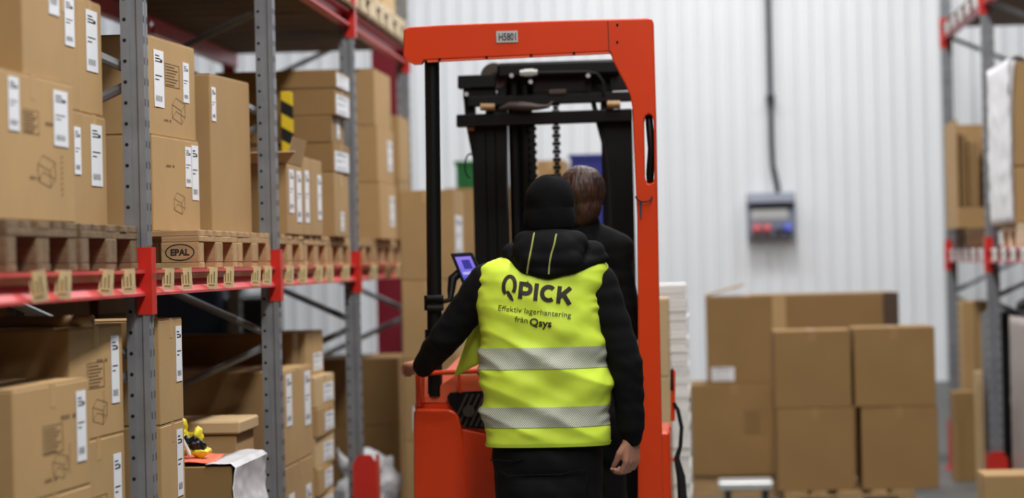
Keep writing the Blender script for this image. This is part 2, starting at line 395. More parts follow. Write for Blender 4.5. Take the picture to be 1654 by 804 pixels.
# guards at post feet
def guard(label, x, y, h, side):
    t = thing('post_guard', label, 'post guard', (x, y, 0), 0, 'red post guards')
    p = [(0, 0, 0), (0.13, 0, 0), (0.13, 0, h - 0.05), (0.10, 0, h), (0.03, 0, h), (0, 0, h - 0.05)]
    MB().prism(p, (0, 0.006, 0)).build('front_plate', 'rack_red', t)
    sx = 0.124 if side > 0 else 0.0
    MB().prism([(sx, 0.006, 0), (sx, 0.14, 0), (sx, 0.14, h - 0.06), (sx, 0.10, h), (sx, 0.006, h)], (0.006, 0, 0)).build('side_plate', 'rack_red', t)
    box_part('foot_plate', (0.2, 0.2, 0.008), 'rack_red', t, (-0.035, -0.06, 0))
guard('red steel guard at the foot of the third left upright', XF - 0.03, 13.80, 0.585, 1)
guard('red steel guard at foot of right upright beside the small front carton', XR - 0.05, 16.6, 0.33, -1)
guard('red steel guard at foot of the right upright nearest the rear wall', XR - 0.03, 19.3, 0.37, -1)
# ------------------------------------------------------------------ pallets
def pallet(label, x, y, z, m, group, rot=0.0, stamp=False, along='X'):
    """EUR pallet, origin at the near right corner; 1.2 m along -X, 0.8 m along +Y"""
    t = thing('pallet', label, 'pallet', (x, y, z), rot, group)
    yb = [(0, 0.145), (0.1675, 0.1), (0.3275, 0.145), (0.5325, 0.1), (0.655, 0.145)]
    for a, w in yb: box_part('deck_board', (1.2, w, 0.022), m, t, (-1.2 + random.uniform(-.004, .004), a, 0.122), 0.002)
    for a in (0, 0.5275, 1.055): box_part('stringer_board', (0.145, 0.8, 0.022), m, t, (-a - 0.145, 0, 0.1), 0.002)
    for a, w in ((0, 0.1), (0.3275, 0.145), (0.7, 0.1)):
        box_part('bottom_board', (1.2, w, 0.022), m, t, (-1.2, a, 0), 0.002)
        for b in (0, 0.5275, 1.055):
            k = box_part('block', (0.145, w, 0.078), m, t, (-b - 0.145 + random.uniform(-.003, .003), a, 0.022), 0.003)
            if stamp and a == 0 and b == 0:
                mb = MB(); stroke(mb, arc(0.0725, 0.039, 0.054, 0.030, 0, 360, 28), 0.0045, -0.0008)
                vs, fs = text_mesh('EPAL', 0.033, 0.0016); wx = max(v.x for v in vs)
                mb.add([(v.x + 0.0725 - wx / 2, -0.0008, v.z + 0.028) for v in vs], fs)
                s = mb.build('stamp', 'ink', k)
    return t
PZ = Z1 + 0.001
PT = PZ + 0.144 + 0.001
G = 'pallets on the left rack shelf'
pallet('weathered grey wooden pallet on left shelf at the left edge', -1.868, 6.93, PZ, 'wood_old', G)
pallet('weathered wooden pallet on left shelf just before the nearest upright', -1.868, 7.785, PZ, 'wood_old', G)
pallet('wooden pallet with oval epal stamp on its block, on left shelf', -1.868, 9.66, PZ, 'wood_new', G, stamp=True)
pallet('light wooden pallet under the tall narrow carton on left shelf', -1.868, 10.475, PZ, 'wood_new', G)
pallet('light wooden pallet under the open-flapped carton on left shelf', -1.868, 11.42, PZ, 'wood_new', G)
pallet('light wooden pallet under slim cartons in middle of left shelf', -1.868, 12.27, PZ, 'wood_new', G)
pallet('light wooden pallet under the stack of flat dark cartons', -1.868, 13.12, PZ, 'wood_new', G)
pallet('light wooden pallet just past the third upright on left shelf', -1.868, 14.12, PZ, 'wood_new', G)
pallet('light wooden pallet under the three-high stack on left shelf', -1.868, 14.97, PZ, 'wood_new', G)
pallet('light wooden pallet at the far end of the left shelf', -1.868, 15.82, PZ, 'wood_new', G)
for i, y in enumerate((11.42, 12.27, 13.12, 14.12, 14.97, 15.82)):
    pallet('pale wooden pallet overhead on left rack, ' + ['nearest', 'second', 'third', 'fourth', 'fifth', 'farthest'][i] + ' along the top beam', -1.84, y, Z2 + 0.027, 'wood_pale', 'pale pallets overhead on the left rack')
# ------------------------------------------------------------------ cartons
def print_mesh(kind):
    k = 'print' + kind
    if k in CACHE: return CACHE[k]
    mb = MB(); s = 0.0022
    if kind == 'text':
        for i in range(7): stroke(mb, [(0, 0.008 + i * 0.012), (0.055 + 0.02 * ((i * 7) % 3) / 2, 0.008 + i * 0.012)], 0.004)
        stroke(mb, [(-0.006, 0), (0.085, 0), (0.085, 0.092), (-0.006, 0.092)], s, closed=True)
    elif kind == 'cube':
        a, b, c, d = (0, 0.02), (0.06, 0.0), (0.085, 0.03), (0.025, 0.05); h = 0.055
        up = lambda p: (p[0], p[1] + h)
        stroke(mb, [a, b, c, up(c), up(d), up(a)], s, closed=True)
        stroke(mb, [up(a), up(b), up(c)], s); stroke(mb, [b, up(b)], s); stroke(mb, [a, d, c], s)
    elif kind == 'word':
        for i in range(5): stroke(mb, [(i * 0.011, 0), (i * 0.011, 0.018)], 0.006)
        for i in range(2): stroke(mb, [(0.07 + i * 0.012, 0), (0.07 + i * 0.012, 0.018)], 0.008)
    elif kind == 'column':
        for i in range(8): stroke(mb, [(0, i * 0.018), (0.008, i * 0.018 + 0.006)], 0.004)
    elif kind == 'label':
        for i in range(3): stroke(mb, [(0.12, 0.90 - i * 0.05), (0.55 + 0.1 * i, 0.90 - i * 0.05)], 0.022)
        for i in range(7): stroke(mb, [(0.15 + i * 0.1, 0.10), (0.15 + i * 0.1, 0.20)], 0.05 if i % 2 else 0.03)
        stroke(mb, [(0.1, 0.55), (0.8, 0.55)], 0.02); stroke(mb, [(0.1, 0.48), (0.5, 0.48)], 0.02)
        stroke(mb, [(0.62, 0.82), (0.85, 0.82)], 0.05)
    CACHE[k] = mb.mesh('print', 'ink_soft' if kind != 'label' else 'ink'); return CACHE[k]
def face_place(o, face, a, b, L_, D, off):
    """a: metres from left end of the face as seen, b: height"""
    if face == 'A': o.location = (off, a, b); o.rotation_euler = (0, 0, math.pi / 2)
    elif face == 'F': o.location = (-D + a, -off, b)
    elif face == 'W': o.location = (-D - off, L_ - a, b); o.rotation_euler = (0, 0, -math.pi / 2)
def carton(label, x, y, z, L_, D, Hh, rot=0.0, m='cardboard', group=None, labels=(), prints=(), seam='Y', name='cardboard_box', flaps=True, tapem='tape'):
    t = thing(name, label, 'box', (x, y, z), -math.radians(rot), group)
    e = 0.004
    if m == 'cardboard_brown' and tapem == 'tape': tapem = 'tape_brown'
    MB().box((-D, 0, 0), (0, L_, Hh - e)).build('carton_body', m, t, bevel=0.004)
    g = 0.002
    if flaps:
        if seam == 'Y':
            MB().box((-D + .002, .002, Hh - e), (-D / 2 - g, L_ - .002, Hh)).build('flap', m, t)
            MB().box((-D / 2 + g, .002, Hh - e), (-.002, L_ - .002, Hh)).build('flap', m, t)
            MB().box((-D / 2 - .025, -0.0008, Hh - 0.07), (-D / 2 + .025, L_ + 0.0008, Hh + .0008)).build('tape', tapem, t)
        else:
            MB().box((-D + .002, .002, Hh - e), (-.002, L_ / 2 - g, Hh)).build('flap', m, t)
            MB().box((-D + .002, L_ / 2 + g, Hh - e), (-.002, L_ - .002, Hh)).build('flap', m, t)
            MB().box((-D - .0008, L_ / 2 - .025, Hh - 0.07), (0.0008, L_ / 2 + .025, Hh + .0008)).build('tape', tapem, t)
    for face, a, b, w, h in labels:
        o = MB().box((0, -0.0016, 0), (w, 0, h)).build('label', 'paper', t); face_place(o, face, a, b, L_, D, 0.0009)
        p = link('label_print', print_mesh('label'), o, (0, -0.0021, 0)); p.scale = (w, 1, h); p['kind'] = 'stuff'
    for face, a, b, kind, sc in prints:
        o = link('printed_mark', print_mesh(kind), t); face_place(o, face, a, b, L_, D, 0.0012); o.scale = (sc * (1.9 if face == 'A' else 1), 1, sc * (.8 if face == 'A' else 1))
    return t
def cpx(label, px, Y, z0, ytop, L_, D, rot=0, **k):
    """corner seen at pixel column px at depth Y; top edge at pixel row ytop"""
    zt = at(px, ytop, Y).z; zm = (z0 + zt) / 2
    # pixel row of the middle
    lo, hi = -600.0, 1600.0
    for _ in range(40):
        mid = (lo + hi) / 2
        if at(px, mid, Y).z > zm: lo = mid
        else: hi = mid
    x = at(px, lo, Y).x
    carton(label, x, Y, z0, L_, D, zt - z0, rot, **k)
    return x, zt
g1 = 'cartons on the left rack shelf'
PR = lambda a, b: [('A', a, b + .16, 'text', 1.0), ('A', a + .18, b + .2, 'word', .8), ('A', a + .12, b, 'cube', 1.2), ('A', a + .33, b, 'column', 1.1)]
# bay at the left edge, shelf level
carton('big carton with box icon and two labels at left edge, on weathered pallet', -1.902, 6.90, PT, 0.85, 0.62, 0.418, 1.8, group=g1,
       labels=[('A', .18, .25, .10, .15), ('A', .63, .225, .15, .165)], prints=[('A', .33, .25, 'text', 0.9), ('A', .55, .28, 'word', .8), ('A', .46, .10, 'cube', 1.1), ('A', .70, .08, 'column', 1.1), ('A', .38, .12, 'word', .6)], seam='X')
carton('carton at upper left corner on top of the big icon carton', -1.908, 7.30, PT + .419, 0.40, 0.62, 0.60, 1.5, group=g1,
       labels=[('A', .10, .28, .085, .25), ('A', .275, .20, .11, .30)], seam='X')
B1, B2 = (7.83, 0.355), (8.205, 0.30)
carton('lower carton of near stack, half hidden behind the big icon carton', -1.958, B1[0], PT, B1[1], 0.62, 0.362, 1.5, group=g1, labels=[('A', .02, .13, .09, .21), ('A', .235, .16, .075, .15)], seam='X')
carton('lower carton of near stack right before the nearest upright', -1.958, B2[0], PT, B2[1], 0.62, 0.362, 1.5, group=g1, labels=[('A', .10, .13, .14, .20)], seam='X')
carton('upper carton of near stack beside the upper left corner carton', -1.968, B1[0], PT + .364, B1[1], 0.62, 0.372, 1.5, group=g1, labels=[('A', .19, .20, .11, .15)], seam='X')
carton('upper carton of near stack right before the nearest upright', -1.966, B2[0], PT + .364, B2[1], 0.62, 0.372, 1.5, group=g1, labels=[('A', .10, .14, .14, .20)], seam='X')
# first full bay, shelf level
x, zt = cpx('lower carton of the two-high stack on the epal-stamped pallet', 247, 9.75, PT, 216, 0.70, 0.55, 3.6, group=g1,
            labels=[('A', .48, .18, .09, .16), ('A', .58, .13, .10, .22)], prints=[('A', .20, .25, 'word', .7), ('A', .30, .07, 'cube', 1.0)])
cpx('upper carton of the two-high stack on the epal-stamped pallet', 237, 9.75, zt + .001, 54, 0.72, 0.55, 3.6, group=g1,
    labels=[('A', .10, .11, .14, .22), ('A', .53, .15, .09, .16)], prints=[('A', .28, .20, 'text', 1.2), ('A', .36, .06, 'cube', 1.2), ('A', .24, .06, 'word', .6)])
cpx('tall narrow carton with one small label between first and second left uprights', 341, 10.56, PT, 118, 0.62, 0.40, 5.2, group=g1, labels=[('A', .02, .46, .06, .14)])
# second full bay, shelf level
x, zt = cpx('open-topped carton with raised flaps behind the second left upright', 464, 11.74, PT, 263, 0.46, 0.50, 0, group=g1, labels=[('A', .06, .10, .13, .20), ('A', .28, .06, .14, .24)], flaps=False)
OPEN = bpy.data.objects[-1] if False else None
jx, jz = x, zt
cpx('slim carton next to the open-topped carton, with long label', 490, 12.215, PT, 252, 0.23, 0.50, 0, group=g1, labels=[('A', .05, .06, .12, .25)])
cpx('slim carton in middle of left shelf, third after the second upright', 503, 12.46, PT, 256, 0.36, 0.50, 0, group=g1, labels=[('A', .20, .08, .12, .22)])
z = PT; sx = 540
for i, (yt, nm) in enumerate(((278, 'bottom carton of the flat-carton stack before the third left upright'), (230, 'second carton from bottom of the flat-carton stack'),
                              (186, 'third carton from bottom of the flat-carton stack'), (142, 'fourth carton up in the flat-carton stack, with white wrapped end'),
                              (112, 'topmost carton of the flat-carton stack, with white wrapped end'))):
    x, z2 = cpx(nm, 539 + (2, 0, -3, 2, 3)[i], 13.14, z, yt, 0.52, 0.62, (0, 1, -1, 0.5, 0)[i], m='cardboard_brown' if i else 'cardboard', group=g1, seam='X',
                labels=[('A', .03, .01, .46, 0.10 if i < 4 else .07)] if i in (1, 3, 4) else [('A', .2, .03, .12, .1)])
    z = z2 + .001
# third full bay, shelf level
z = PT
for px, yt, nm in ((614, 294, 'bottom carton of three-high stack past the third left upright'), (610, 202, 'middle carton of three-high stack past the third left upright'),
                   (605, 110, 'top carton of three-high stack past the third left upright')):
    x, z2 = cpx(nm, px, 15.0, z, yt, 0.74, 0.50, 0.5, group=g1, labels=[('A', .45, .08, .2, .18)] if yt > 150 else ()); z = z2 + .001
z = PT
for px, yt, nm in ((648, 292, 'lower carton of two-high stack at the far end of left shelf'), (645, 186, 'upper carton of two-high stack at the far end of left shelf')):
    x, z2 = cpx(nm, px, 16.05, z, yt, 0.55, 0.50, 0, group=g1); z = z2 + .001
# overhead cartons; those out of view are added to block light
for i, (yy, hh) in enumerate(((11.5, .5), (12.35, .45), (13.2, .5), (14.2, .42), (15.05, .55), (15.9, .5))):
    carton('pale carton on the overhead pallet, ' + ['nearest', 'second', 'third', 'fourth', 'fifth', 'farthest'][i] + ' along top of left rack', -1.90, yy, Z2 + .174, .66, 1.0, hh, 0, m='cardboard_pale', group='cartons overhead on the left rack')
# raised flaps of the open carton
t = [o for o in bpy.data.objects if o.get('label', '').startswith('open-topped')][0]
hj = jz - PT
MB().prism([(-0.50, 0.002, hj), (0.0, 0.002, hj), (0.06, -0.11, hj + .045), (-0.56, -0.11, hj + .045)], (0, .004, .003)).build('flap', 'cardboard_pale', t)
MB().prism([(0.0, 0, hj), (0.0, .46, hj), (0.03, .44, hj + .12), (0.03, .02, hj + .12)], (-.004, 0, 0)).build('flap', 'cardboard', t)
MB().prism([(-.5, 0, hj), (-.5, .46, hj), (-.62, .46, hj + .06), (-.62, 0, hj + .06)], (.004, 0, .002)).build('flap', 'cardboard', t)
MB().prism([(-0.48, 0.02, hj + .0005), (-.02, 0.02, hj + .0005), (-.02, .44, hj + .0005), (-.48, .44, hj + .0005)], (0, 0, .001)).build('inside_shade', 'ink', t)  # dark sheet on the solid body paints the shade inside
# pallet-size cartons added behind and past the left edge to block stray light
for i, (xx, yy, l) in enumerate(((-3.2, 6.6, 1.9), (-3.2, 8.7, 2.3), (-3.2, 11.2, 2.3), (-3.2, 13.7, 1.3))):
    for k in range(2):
        carton(['nearest', 'second', 'third', 'farthest'][i] + ' pallet-size carton added behind the left rack to block light, ' + ['lower', 'upper'][k], xx, yy, 0.001 + 1.36 * k, l, 1.1, 1.355 if k == 0 else 1.2, 0, m='cardboard_brown', group='cartons added behind to block light', flaps=False)
for k in range(2):
    carton('unseen pallet-size carton added for shade past the left edge, ' + ['floor level', 'shelf level'][k], -1.93, 5.98 - 1.6, (0.001, PZ)[k], 1.5, 1.0, (1.42, 1.2)[k], 0, m='cardboard_brown', group='unseen cartons added for shade', flaps=False)
# ---- floor level, left
g2 = 'cartons on the floor of the left rack'
GF = 'floor pallets of the left rack'
for i, (yy, s) in enumerate(((6.95, 'at the left edge'), (7.79, 'before the nearest upright'), (8.78, 'after the nearest upright'), (9.75, 'under the white tray'), (11.5, 'past the second upright'), (12.7, 'under the column of small cartons'), (15.3, 'at the far end'))):
    pallet('wooden pallet on the floor under the left rack, ' + s, -1.87, yy, 0.001, 'wood_old', GF)
FT = 0.146
def stack(px, Y, L_, D, rot, levels, labels_, m='cardboard', group=g2, zero=FT):
    """levels: z of each top, from the bottom up; labels for each (label, decals, prints)"""
    z = zero
    p = at(px, 620, Y)
    for zt, (lb, la, pr) in zip(levels, labels_):
        carton(lb, p.x, Y, z, L_, D, zt - z, rot, m=m, group=group, labels=la, prints=pr, seam='X'); z = zt + .001
stack(20, 7.05, 0.74, 0.60, 2.9, [0.55, 0.955, 1.277],
      [('carton lowest in the left edge floor stack', (), ()), ('carton second in the left edge floor stack, under the icon carton', (), ()),
       ('carton at lower left corner with label and small box icon, below eye level', [('A', .60, .075, .095, .21)], [('A', .28, .12, 'text', 1.1), ('A', .45, .21, 'word', .9), ('A', .36, .04, 'cube', .9), ('A', .28, .04, 'word', .7), ('A', .52, .05, 'column', .8)])])
stack(113, 7.90, 0.60, 0.60, 3.0, [0.70, 1.066, 1.424],
      [('carton lowest in the floor stack by nearest upright', (), ()), ('carton second from top in floor stack by nearest upright', [('A', .46, .06, .09, .24)], [('A', .2, .10, 'text', 1.1)]),
       ('topmost carton of floor stack by nearest upright, torn tape on its side', [('A', .46, .10, .09, .22)], [('A', .20, .16, 'text', 1.1), ('A', .30, .24, 'word', .7), ('A', .24, .04, 'cube', 1.0), ('A', .36, .06, 'column', .8)])])
stack(259, 9.0, 0.40, 0.45, 0, [1.052, 1.424], [('carton second from top right after the nearest upright', [('A', .26, .08, .10, .24)], ()), ('topmost carton on floor level right after the nearest upright', [('A', .28, .14, .10, .2)], ())], zero=0.70)
stack(259, 9.0, 0.40, 0.45, 0, [0.42, 0.698], [('carton lowest on floor level right after the nearest upright', (), ()), ('carton third from top right after the nearest upright', (), ())])
# tray, lid carton, yellow straps between first and second upright
x0 = at(300, 760, 9.9).x; x1 = at(374, 760, 9.9).x
zt = at(340, 752, 9.9).z
carton('open brown carton under white film and coral paper, low between first two left uprights', x1, 9.9, 0.50, 0.72, 0.62, zt - 0.50, 0, m='cardboard_brown', group=g2, flaps=False)
carton('brown carton under the film-draped carton', x1, 9.9, FT, 0.72, 0.62, 0.50 - FT - .001, 0, m='cardboard_brown', group=g2)
def sheet_grid(name, fn, nu, nv, m, parent, thick=0.003, smooth=True):
    mb = MB(); vs = [fn(i / nu, j / nv) for j in range(nv + 1) for i in range(nu + 1)]
    mb.add(vs, [(j * (nu + 1) + i, j * (nu + 1) + i + 1, (j + 1) * (nu + 1) + i + 1, (j + 1) * (nu + 1) + i) for j in range(nv) for i in range(nu)])
    me = mb.mesh(name, m, smooth=smooth); o = link(name, me, parent)
    sm = o.modifiers.new('thickness', 'SOLIDIFY'); sm.thickness = thick
    return o
def film_drape(u, v):
    # u over the top from left to the aisle edge and down the aisle face
    s = u * 0.62; y = 9.89 + v * 0.74
    if s < 0.10: p = Vector((x1 - 0.10 + s, y, zt + 0.006))
    else: p = Vector((x1 + 0.010 + 0.006 * math.sin(s * 20), y, zt - (s - 0.10) * .8 + 0.004))
    n = noise.noise(Vector((u * 9, v * 7, 3.1)))
    return p + Vector((abs(n) * 0.02, 0, abs(n) * 0.012))
o = sheet_grid('plastic_film', film_drape, 26, 20, 'plastic_white', None)
tag(o, 'crumpled white plastic film draped over the open brown carton', 'plastic film')
o = sheet_grid('coral_paper', lambda u, v: Vector((x1 - 0.22 + u * 0.15 - v * .05, 9.92 + v * 0.5, zt + 0.012 + 0.004 * math.sin(u * 5))), 6, 6, 'coral', None)
tag(o, 'coral paper sheet lying on the open brown carton', 'paper')
p = at(385, 700, 10.75)
carton('tan lidded carton behind the white film, between first two left uprights', p.x, 10.70, 0.50, 0.42, 0.55, at(385, 701, 10.7).z - 0.50, 0, group=g2, flaps=False)
carton('tan carton underneath the lidded carton', p.x, 10.70, FT, 0.42, 0.55, 0.50 - FT - .001, 0, group=g2)
zl = at(385, 701, 10.7).z
t = thing('carton_lid', 'shallow tan carton lid on the carton behind the white film', 'box lid', (p.x + .02, 10.68, zl + .001))
MB().box((-.60, 0, 0), (0, .46, .055)).build('lid_body', 'cardboard_pale', t, bevel=.008)
# cardboard tube on the near floor stack
tb0 = Vector((at(150, 521, 8.05).x, 8.05, 1.425 + .019))
t = thing('cardboard_tube', 'tan cardboard tube lying on the floor stack under the left front beam', 'tube', tb0 - Vector((0, 0, .019)))
MB().tube([(-.42, .05, .019), (-.2, .03, .019), (0, 0, .019)], .018, 16).build('tube_wall', 'cardboard_pale', t, True)
MB().ring((0.0005, 0, .019), (.0015, 0, .019), .013, .013, 16).build('tube_opening', 'cardboard_shade', t)
# second full bay, floor level
stack(458, 11.80, 0.86, 0.95, 0, [0.68, 1.118], [('big brown carton second from top behind the second left upright', [('A', .08, .1, .16, .3), ('A', .60, .1, .16, .3)], ()),
      ('big brown carton with two long labels behind the second left upright', [('A', .06, .18, .16, .24), ('A', .62, .15, .18, .26)], ())], m='cardboard')
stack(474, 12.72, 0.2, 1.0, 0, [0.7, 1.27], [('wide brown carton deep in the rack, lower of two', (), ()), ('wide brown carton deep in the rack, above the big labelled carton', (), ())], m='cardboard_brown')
zs = [0.30, 0.44, 0.58, 0.735, 0.885, 1.04, 1.265]
nm = ['lowest', 'second lowest', 'third from bottom', 'middle', 'third from top', 'second from top', 'topmost']
z = FT
for i, zt_ in enumerate(zs):
    p = at(509 + (3, -2, 4, 0, 5, 2, -12)[i], 640, 12.98)
    carton(nm[i] + ' small carton of the column before the third left upright', p.x, 12.95, z, 0.60, 0.26, zt_ - z, (0, 1, -1, 1, 0, 1, 0)[i], m='cardboard_pale' if i % 2 else 'cardboard', group='small cartons in a column', labels=[('A', .25, .02, .3, .09)], seam='X'); z = zt_ + .001
# third full bay, floor level
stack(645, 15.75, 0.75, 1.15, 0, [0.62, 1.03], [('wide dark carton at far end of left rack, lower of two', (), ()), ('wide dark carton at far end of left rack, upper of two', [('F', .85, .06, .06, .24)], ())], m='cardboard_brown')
# hazard striped plank, red column, dark shrouded load
t = thing('hazard_post', 'yellow and black striped board in front of the flat-carton stack', 'striped board', (at(466, 200, 13.05).x, 13.0, PT))
MB().box((-.03, 0, 0), (.03, .02, at(466, 148, 13.0).z - PT)).build('board', 'hazard', t, bevel=.003)
MB().box((-.04, -.005, 0), (.04, .025, .02)).build('foot', 'black_metal', t)
t = thing('steel_column', 'dark red steel column standing before the rear wall, left of the truck', 'column', (at(632, 450, 18.6).x, 18.6, 0))
MB().box((-.11, 0, 0), (.11, .016, 6)).build('flange', 'dark_red', t); MB().box((-.11, .2, 0), (.11, .216, 6)).build('flange', 'dark_red', t); MB().box((-.006, .016, 0), (.006, .2, 6)).build('web', 'dark_red', t)
MB().box((-.16, -.05, 0), (.16, .27, .02)).build('base_plate', 'dark_red', t)
t = thing('shrouded_load', 'dark navy shrouded pallet load in shade behind the left rack', 'pallet load', (-3.25, 17.6, 0))
MB().box((-1.2, 0, .14), (0, .9, 1.5)).build('shroud', 'navy', t, bevel=.05, seg=3)
for a in (0, .4, .8): MB().box((-1.2, a, 0), (0, a + .1, .14)).build('skid', 'wood_old', t)
t = thing('shrouded_load', 'black shrouded narrow load next to the navy load, behind left rack', 'pallet load', (-2.86, 17.2, 0))
MB().box((-.33, 0, .14), (0, .6, 1.42)).build('shroud', 'black_film', t, bevel=.05, seg=3)
for a in (0, .25, .5): MB().box((-.33, a, 0), (0, a + .1, .14)).build('skid', 'wood_old', t)
# ------------------------------------------------------------------ cartons behind the truck
g3 = 'cartons stacked behind the truck'
sk = thing('skid_base', 'wooden skid under the tall carton stack left of the truck', 'pallet', (at(735, 430, 14.5).x - .305, 14.5, 0.001))
for k in range(3): box_part('runner', (0.305, .1, .122), 'wood_new', sk, (0, k * .25, 0))
for k in range(5): box_part('deck_board', (0.305 / 5 - .004, .6, .022), 'wood_new', sk, (k * 0.305 / 5, 0, .122))
xa = at(735, 430, 14.5).x
lv = [0.60, 1.06, 1.505, at(735, 306, 14.5).z]
for c, (xo, w) in enumerate(((0, .305),)):
    z = FT
    for i, zt_ in enumerate(lv):
        carton([['lowest', 'second lowest', 'second from top', 'topmost'][i] + ' carton of the tall stack left of the truck', ['lowest', 'second lowest', 'second from top', 'topmost'][i] + ' narrow carton on rack side of the stack left of the truck'][c],
               xa + xo, 14.5, z, 0.62, w, zt_ - z, 0, m='cardboard', group=g3, labels=[('A', .06, .12, .40, .24)] if (i == 3 and c == 0) else ([('F', .05, .06, .16, .14)] if (i == 1 and c == 0) else ())); z = zt_ + .001
def wallstack(px0, px1, Y, tops, names, m='cardboard'):
    a = at(px0, 400, Y).x; b = at(px1, 400, Y).x; z = FT
    sk = thing('skid_base', 'wooden skid under ' + names[-1], 'pallet', (a, Y, 0.001), 0, 'skids behind the truck')
    for k in range(3): box_part('runner', (b - a, .1, .122), 'wood_new', sk, (0, k * .3, 0))
    for k in range(5): box_part('deck_board', ((b - a) / 5 - .004, .7, .022), 'wood_new', sk, (k * (b - a) / 5, 0, .122))
    for tz, n in zip(tops, names[:-1]):
        carton(n, b, Y, z, .7, b - a, tz - z, 0, m=m, group=g3); z = tz + .001
    return a, b, z
a, b, z = wallstack(720, 858, 17.4, [.75, 1.42, 2.10], ['lowest carton of stack carrying the green crate', 'middle carton of stack carrying the green crate', 'top carton of stack carrying the green crate', 'the stack carrying the green crate'])
def crate(label, x0, x1, Y, z, h, m):
    t = thing('plastic_crate', label, 'crate', ((x0 + x1) / 2, Y, z)); w = (x1 - x0) / 2
    MB().box((-w, 0, 0), (w, .4, .02)).build('base', m, t)
    for nm_, a_, b_ in (('side_wall', (-w, 0, .02), (w, .015, h)), ('side_wall', (-w, .385, .02), (w, .4, h)), ('end_wall', (-w, .015, .02), (-w + .015, .385, h)), ('end_wall', (w - .015, .015, .02), (w, .385, h))):
        MB().box(a_, b_).build(nm_, m, t)
    MB().box((-w - .012, -.012, h - .03), (w + .012, .0, h)).build('rim', m, t); MB().box((-w - .012, .4, h - .03), (w + .012, .412, h)).build('rim', m, t)
    for k in (-.5, .5): MB().box((w * k - .008, -.01, .02), (w * k + .008, 0, h - .03)).build('rib', m, t)
crate('green plastic crate on the stack behind the mast', at(737, 280, 17.4).x, at(800, 280, 17.4).x, 17.4, z, at(750, 260, 17.4).z - z, 'crate_green')
a, b, z = wallstack(869, 915, 17.9, [.8, 1.5, at(880, 259, 17.9).z], ['lowest carton of narrow stack seen through the mast', 'middle carton of narrow stack seen through the mast', 'top carton of narrow stack seen through the mast', 'the narrow stack seen through the mast'], 'cardboard')
a, b, z = wallstack(922, 1010, 17.4, [.75, 1.3, at(950, 368, 17.4).z], ['lowest carton of stack carrying the blue crate', 'middle carton of stack carrying the blue crate', 'top carton of stack carrying the blue crate', 'the stack carrying the blue crate'])
crate('blue plastic crate seen past the brown-haired head', a + .01, b - .01, 17.4, z, at(950, 249, 17.4).z - z, 'crate_blue')
# white sheet stack right of the truck
t = thing('sheet_stack', 'tall stack of white sheets standing right of the orange column', 'sheet stack', (at(1066, 600, 13.6).x, 13.75, 0))
ws = at(1112, 600, 13.6).x - at(1066, 600, 13.6).x; ht = at(1095, 461, 13.6).z
for a_ in (0, .3, .6): box_part('skid', (ws, .1, .14), 'wood_new', t, (0, a_, 0))
z = .14; k = 0
while z < ht - .01:
    box_part('sheet', (ws, .7, .022), 'white_sheet', t, (random.uniform(-.006, .006), random.uniform(-.006, .006), z)); z += .024; k += 1
xs = at(1083, 600, 13.15).x
for i, (z0_, z1_) in enumerate(((0.001, .5), (.501, 1.0), (1.001, at(1075, 482, 13.15).z))):
    carton(['lowest', 'middle', 'top'][i] + ' carton of the narrow stack peeping past the orange column', xs - .002 * i, 13.15, z0_, .5, .17, z1_ - z0_, 0, m='cardboard_pale', group=g3)
# ------------------------------------------------------------------ cartons on the right, in front of the wall
g4 = 'cartons stacked on pallets by the rear wall'
Yp = 16.1
def cfront(label, px0, px1, Y, z0, z1, L_, m='cardboard_brown', rot=0, **k):
    zz = (z0 + z1) / 2
    py = 415 - (zz - 1.6) * F / Y
    a = at(px0, py, Y).x; b = at(px1, py, Y).x
    carton(label, b, Y, z0, L_, b - a, z1 - z0, rot, m=m, group=g4, **k)
    return a, b
pallet('wooden pallet under the four brown cartons by rear wall', at(1266, 790, Yp).x, Yp - .02, 0.001, 'wood_new', 'pallets in the aisle', rot=-math.pi / 2)
cfront('lower left of the four brown cartons on the pallet', 1256, 1381, Yp, FT, .655, .55)
cfront('lower right of the four brown cartons on the pallet', 1392, 1516, Yp, FT, .655, .55)
cfront('upper left of the four brown cartons on the pallet', 1251, 1375, Yp, .656, 1.13, .55)
cfront('upper right of the four brown cartons on the pallet', 1380, 1511, Yp, .656, 1.14, .55, rot=-0.8)
Y2 = 17.35
sk = thing('skid_base', 'wooden skid under the stained brown carton by rear wall', 'pallet', (at(1117, 700, Y2).x, Y2, 0.001))
for k in range(3): box_part('runner', (0.57, .1, .122), 'wood_new', sk, (0, k * .25, 0))
for k in range(5): box_part('deck_board', (0.57 / 5 - .004, .6, .022), 'wood_new', sk, (k * 0.57 / 5, 0, .122))
sk = thing('skid_base', 'wooden skid under the carton half hidden behind the four brown cartons', 'pallet', (at(1262, 700, Y2).x, Y2, 0.001))
for k in range(3): box_part('runner', (.76, .1, .122), 'wood_new', sk, (0, k * .25, 0))
for k in range(5): box_part('deck_board', (.148, .6, .022), 'wood_new', sk, (k * .152, 0, .122))
cfront('brown carton with dark stain supporting the big open-flap carton', 1117, 1258, Y2 - .03, FT, .752, .6, prints=[('F', .36, .28, 'text', 1.6)])
cfront('brown carton behind the four, right half under the big open-flap carton', 1262, 1452, Y2, FT, .752, .6)
a, b = cfront('big long brown carton with white label and one raised flap by rear wall', 1141, 1452, Y2, .753, 1.335, .6, labels=[('F', .03, .02, .15, .09)], seam='X', flaps=False)
t = [o for o in bpy.data.objects if o.get('label', '').startswith('big long brown')][0]; Lb = b - a
MB().box((-Lb + .44, -.002, .001), (-Lb + .53, .0, .580)).build('tape', 'tape', t)
MB().prism([(-Lb, 0, .582), (-Lb, .5, .582), (-Lb + .26, .45, .655), (-Lb + .26, .05, .65)], (0, 0, .005)).build('flap', 'cardboard_brown', t)
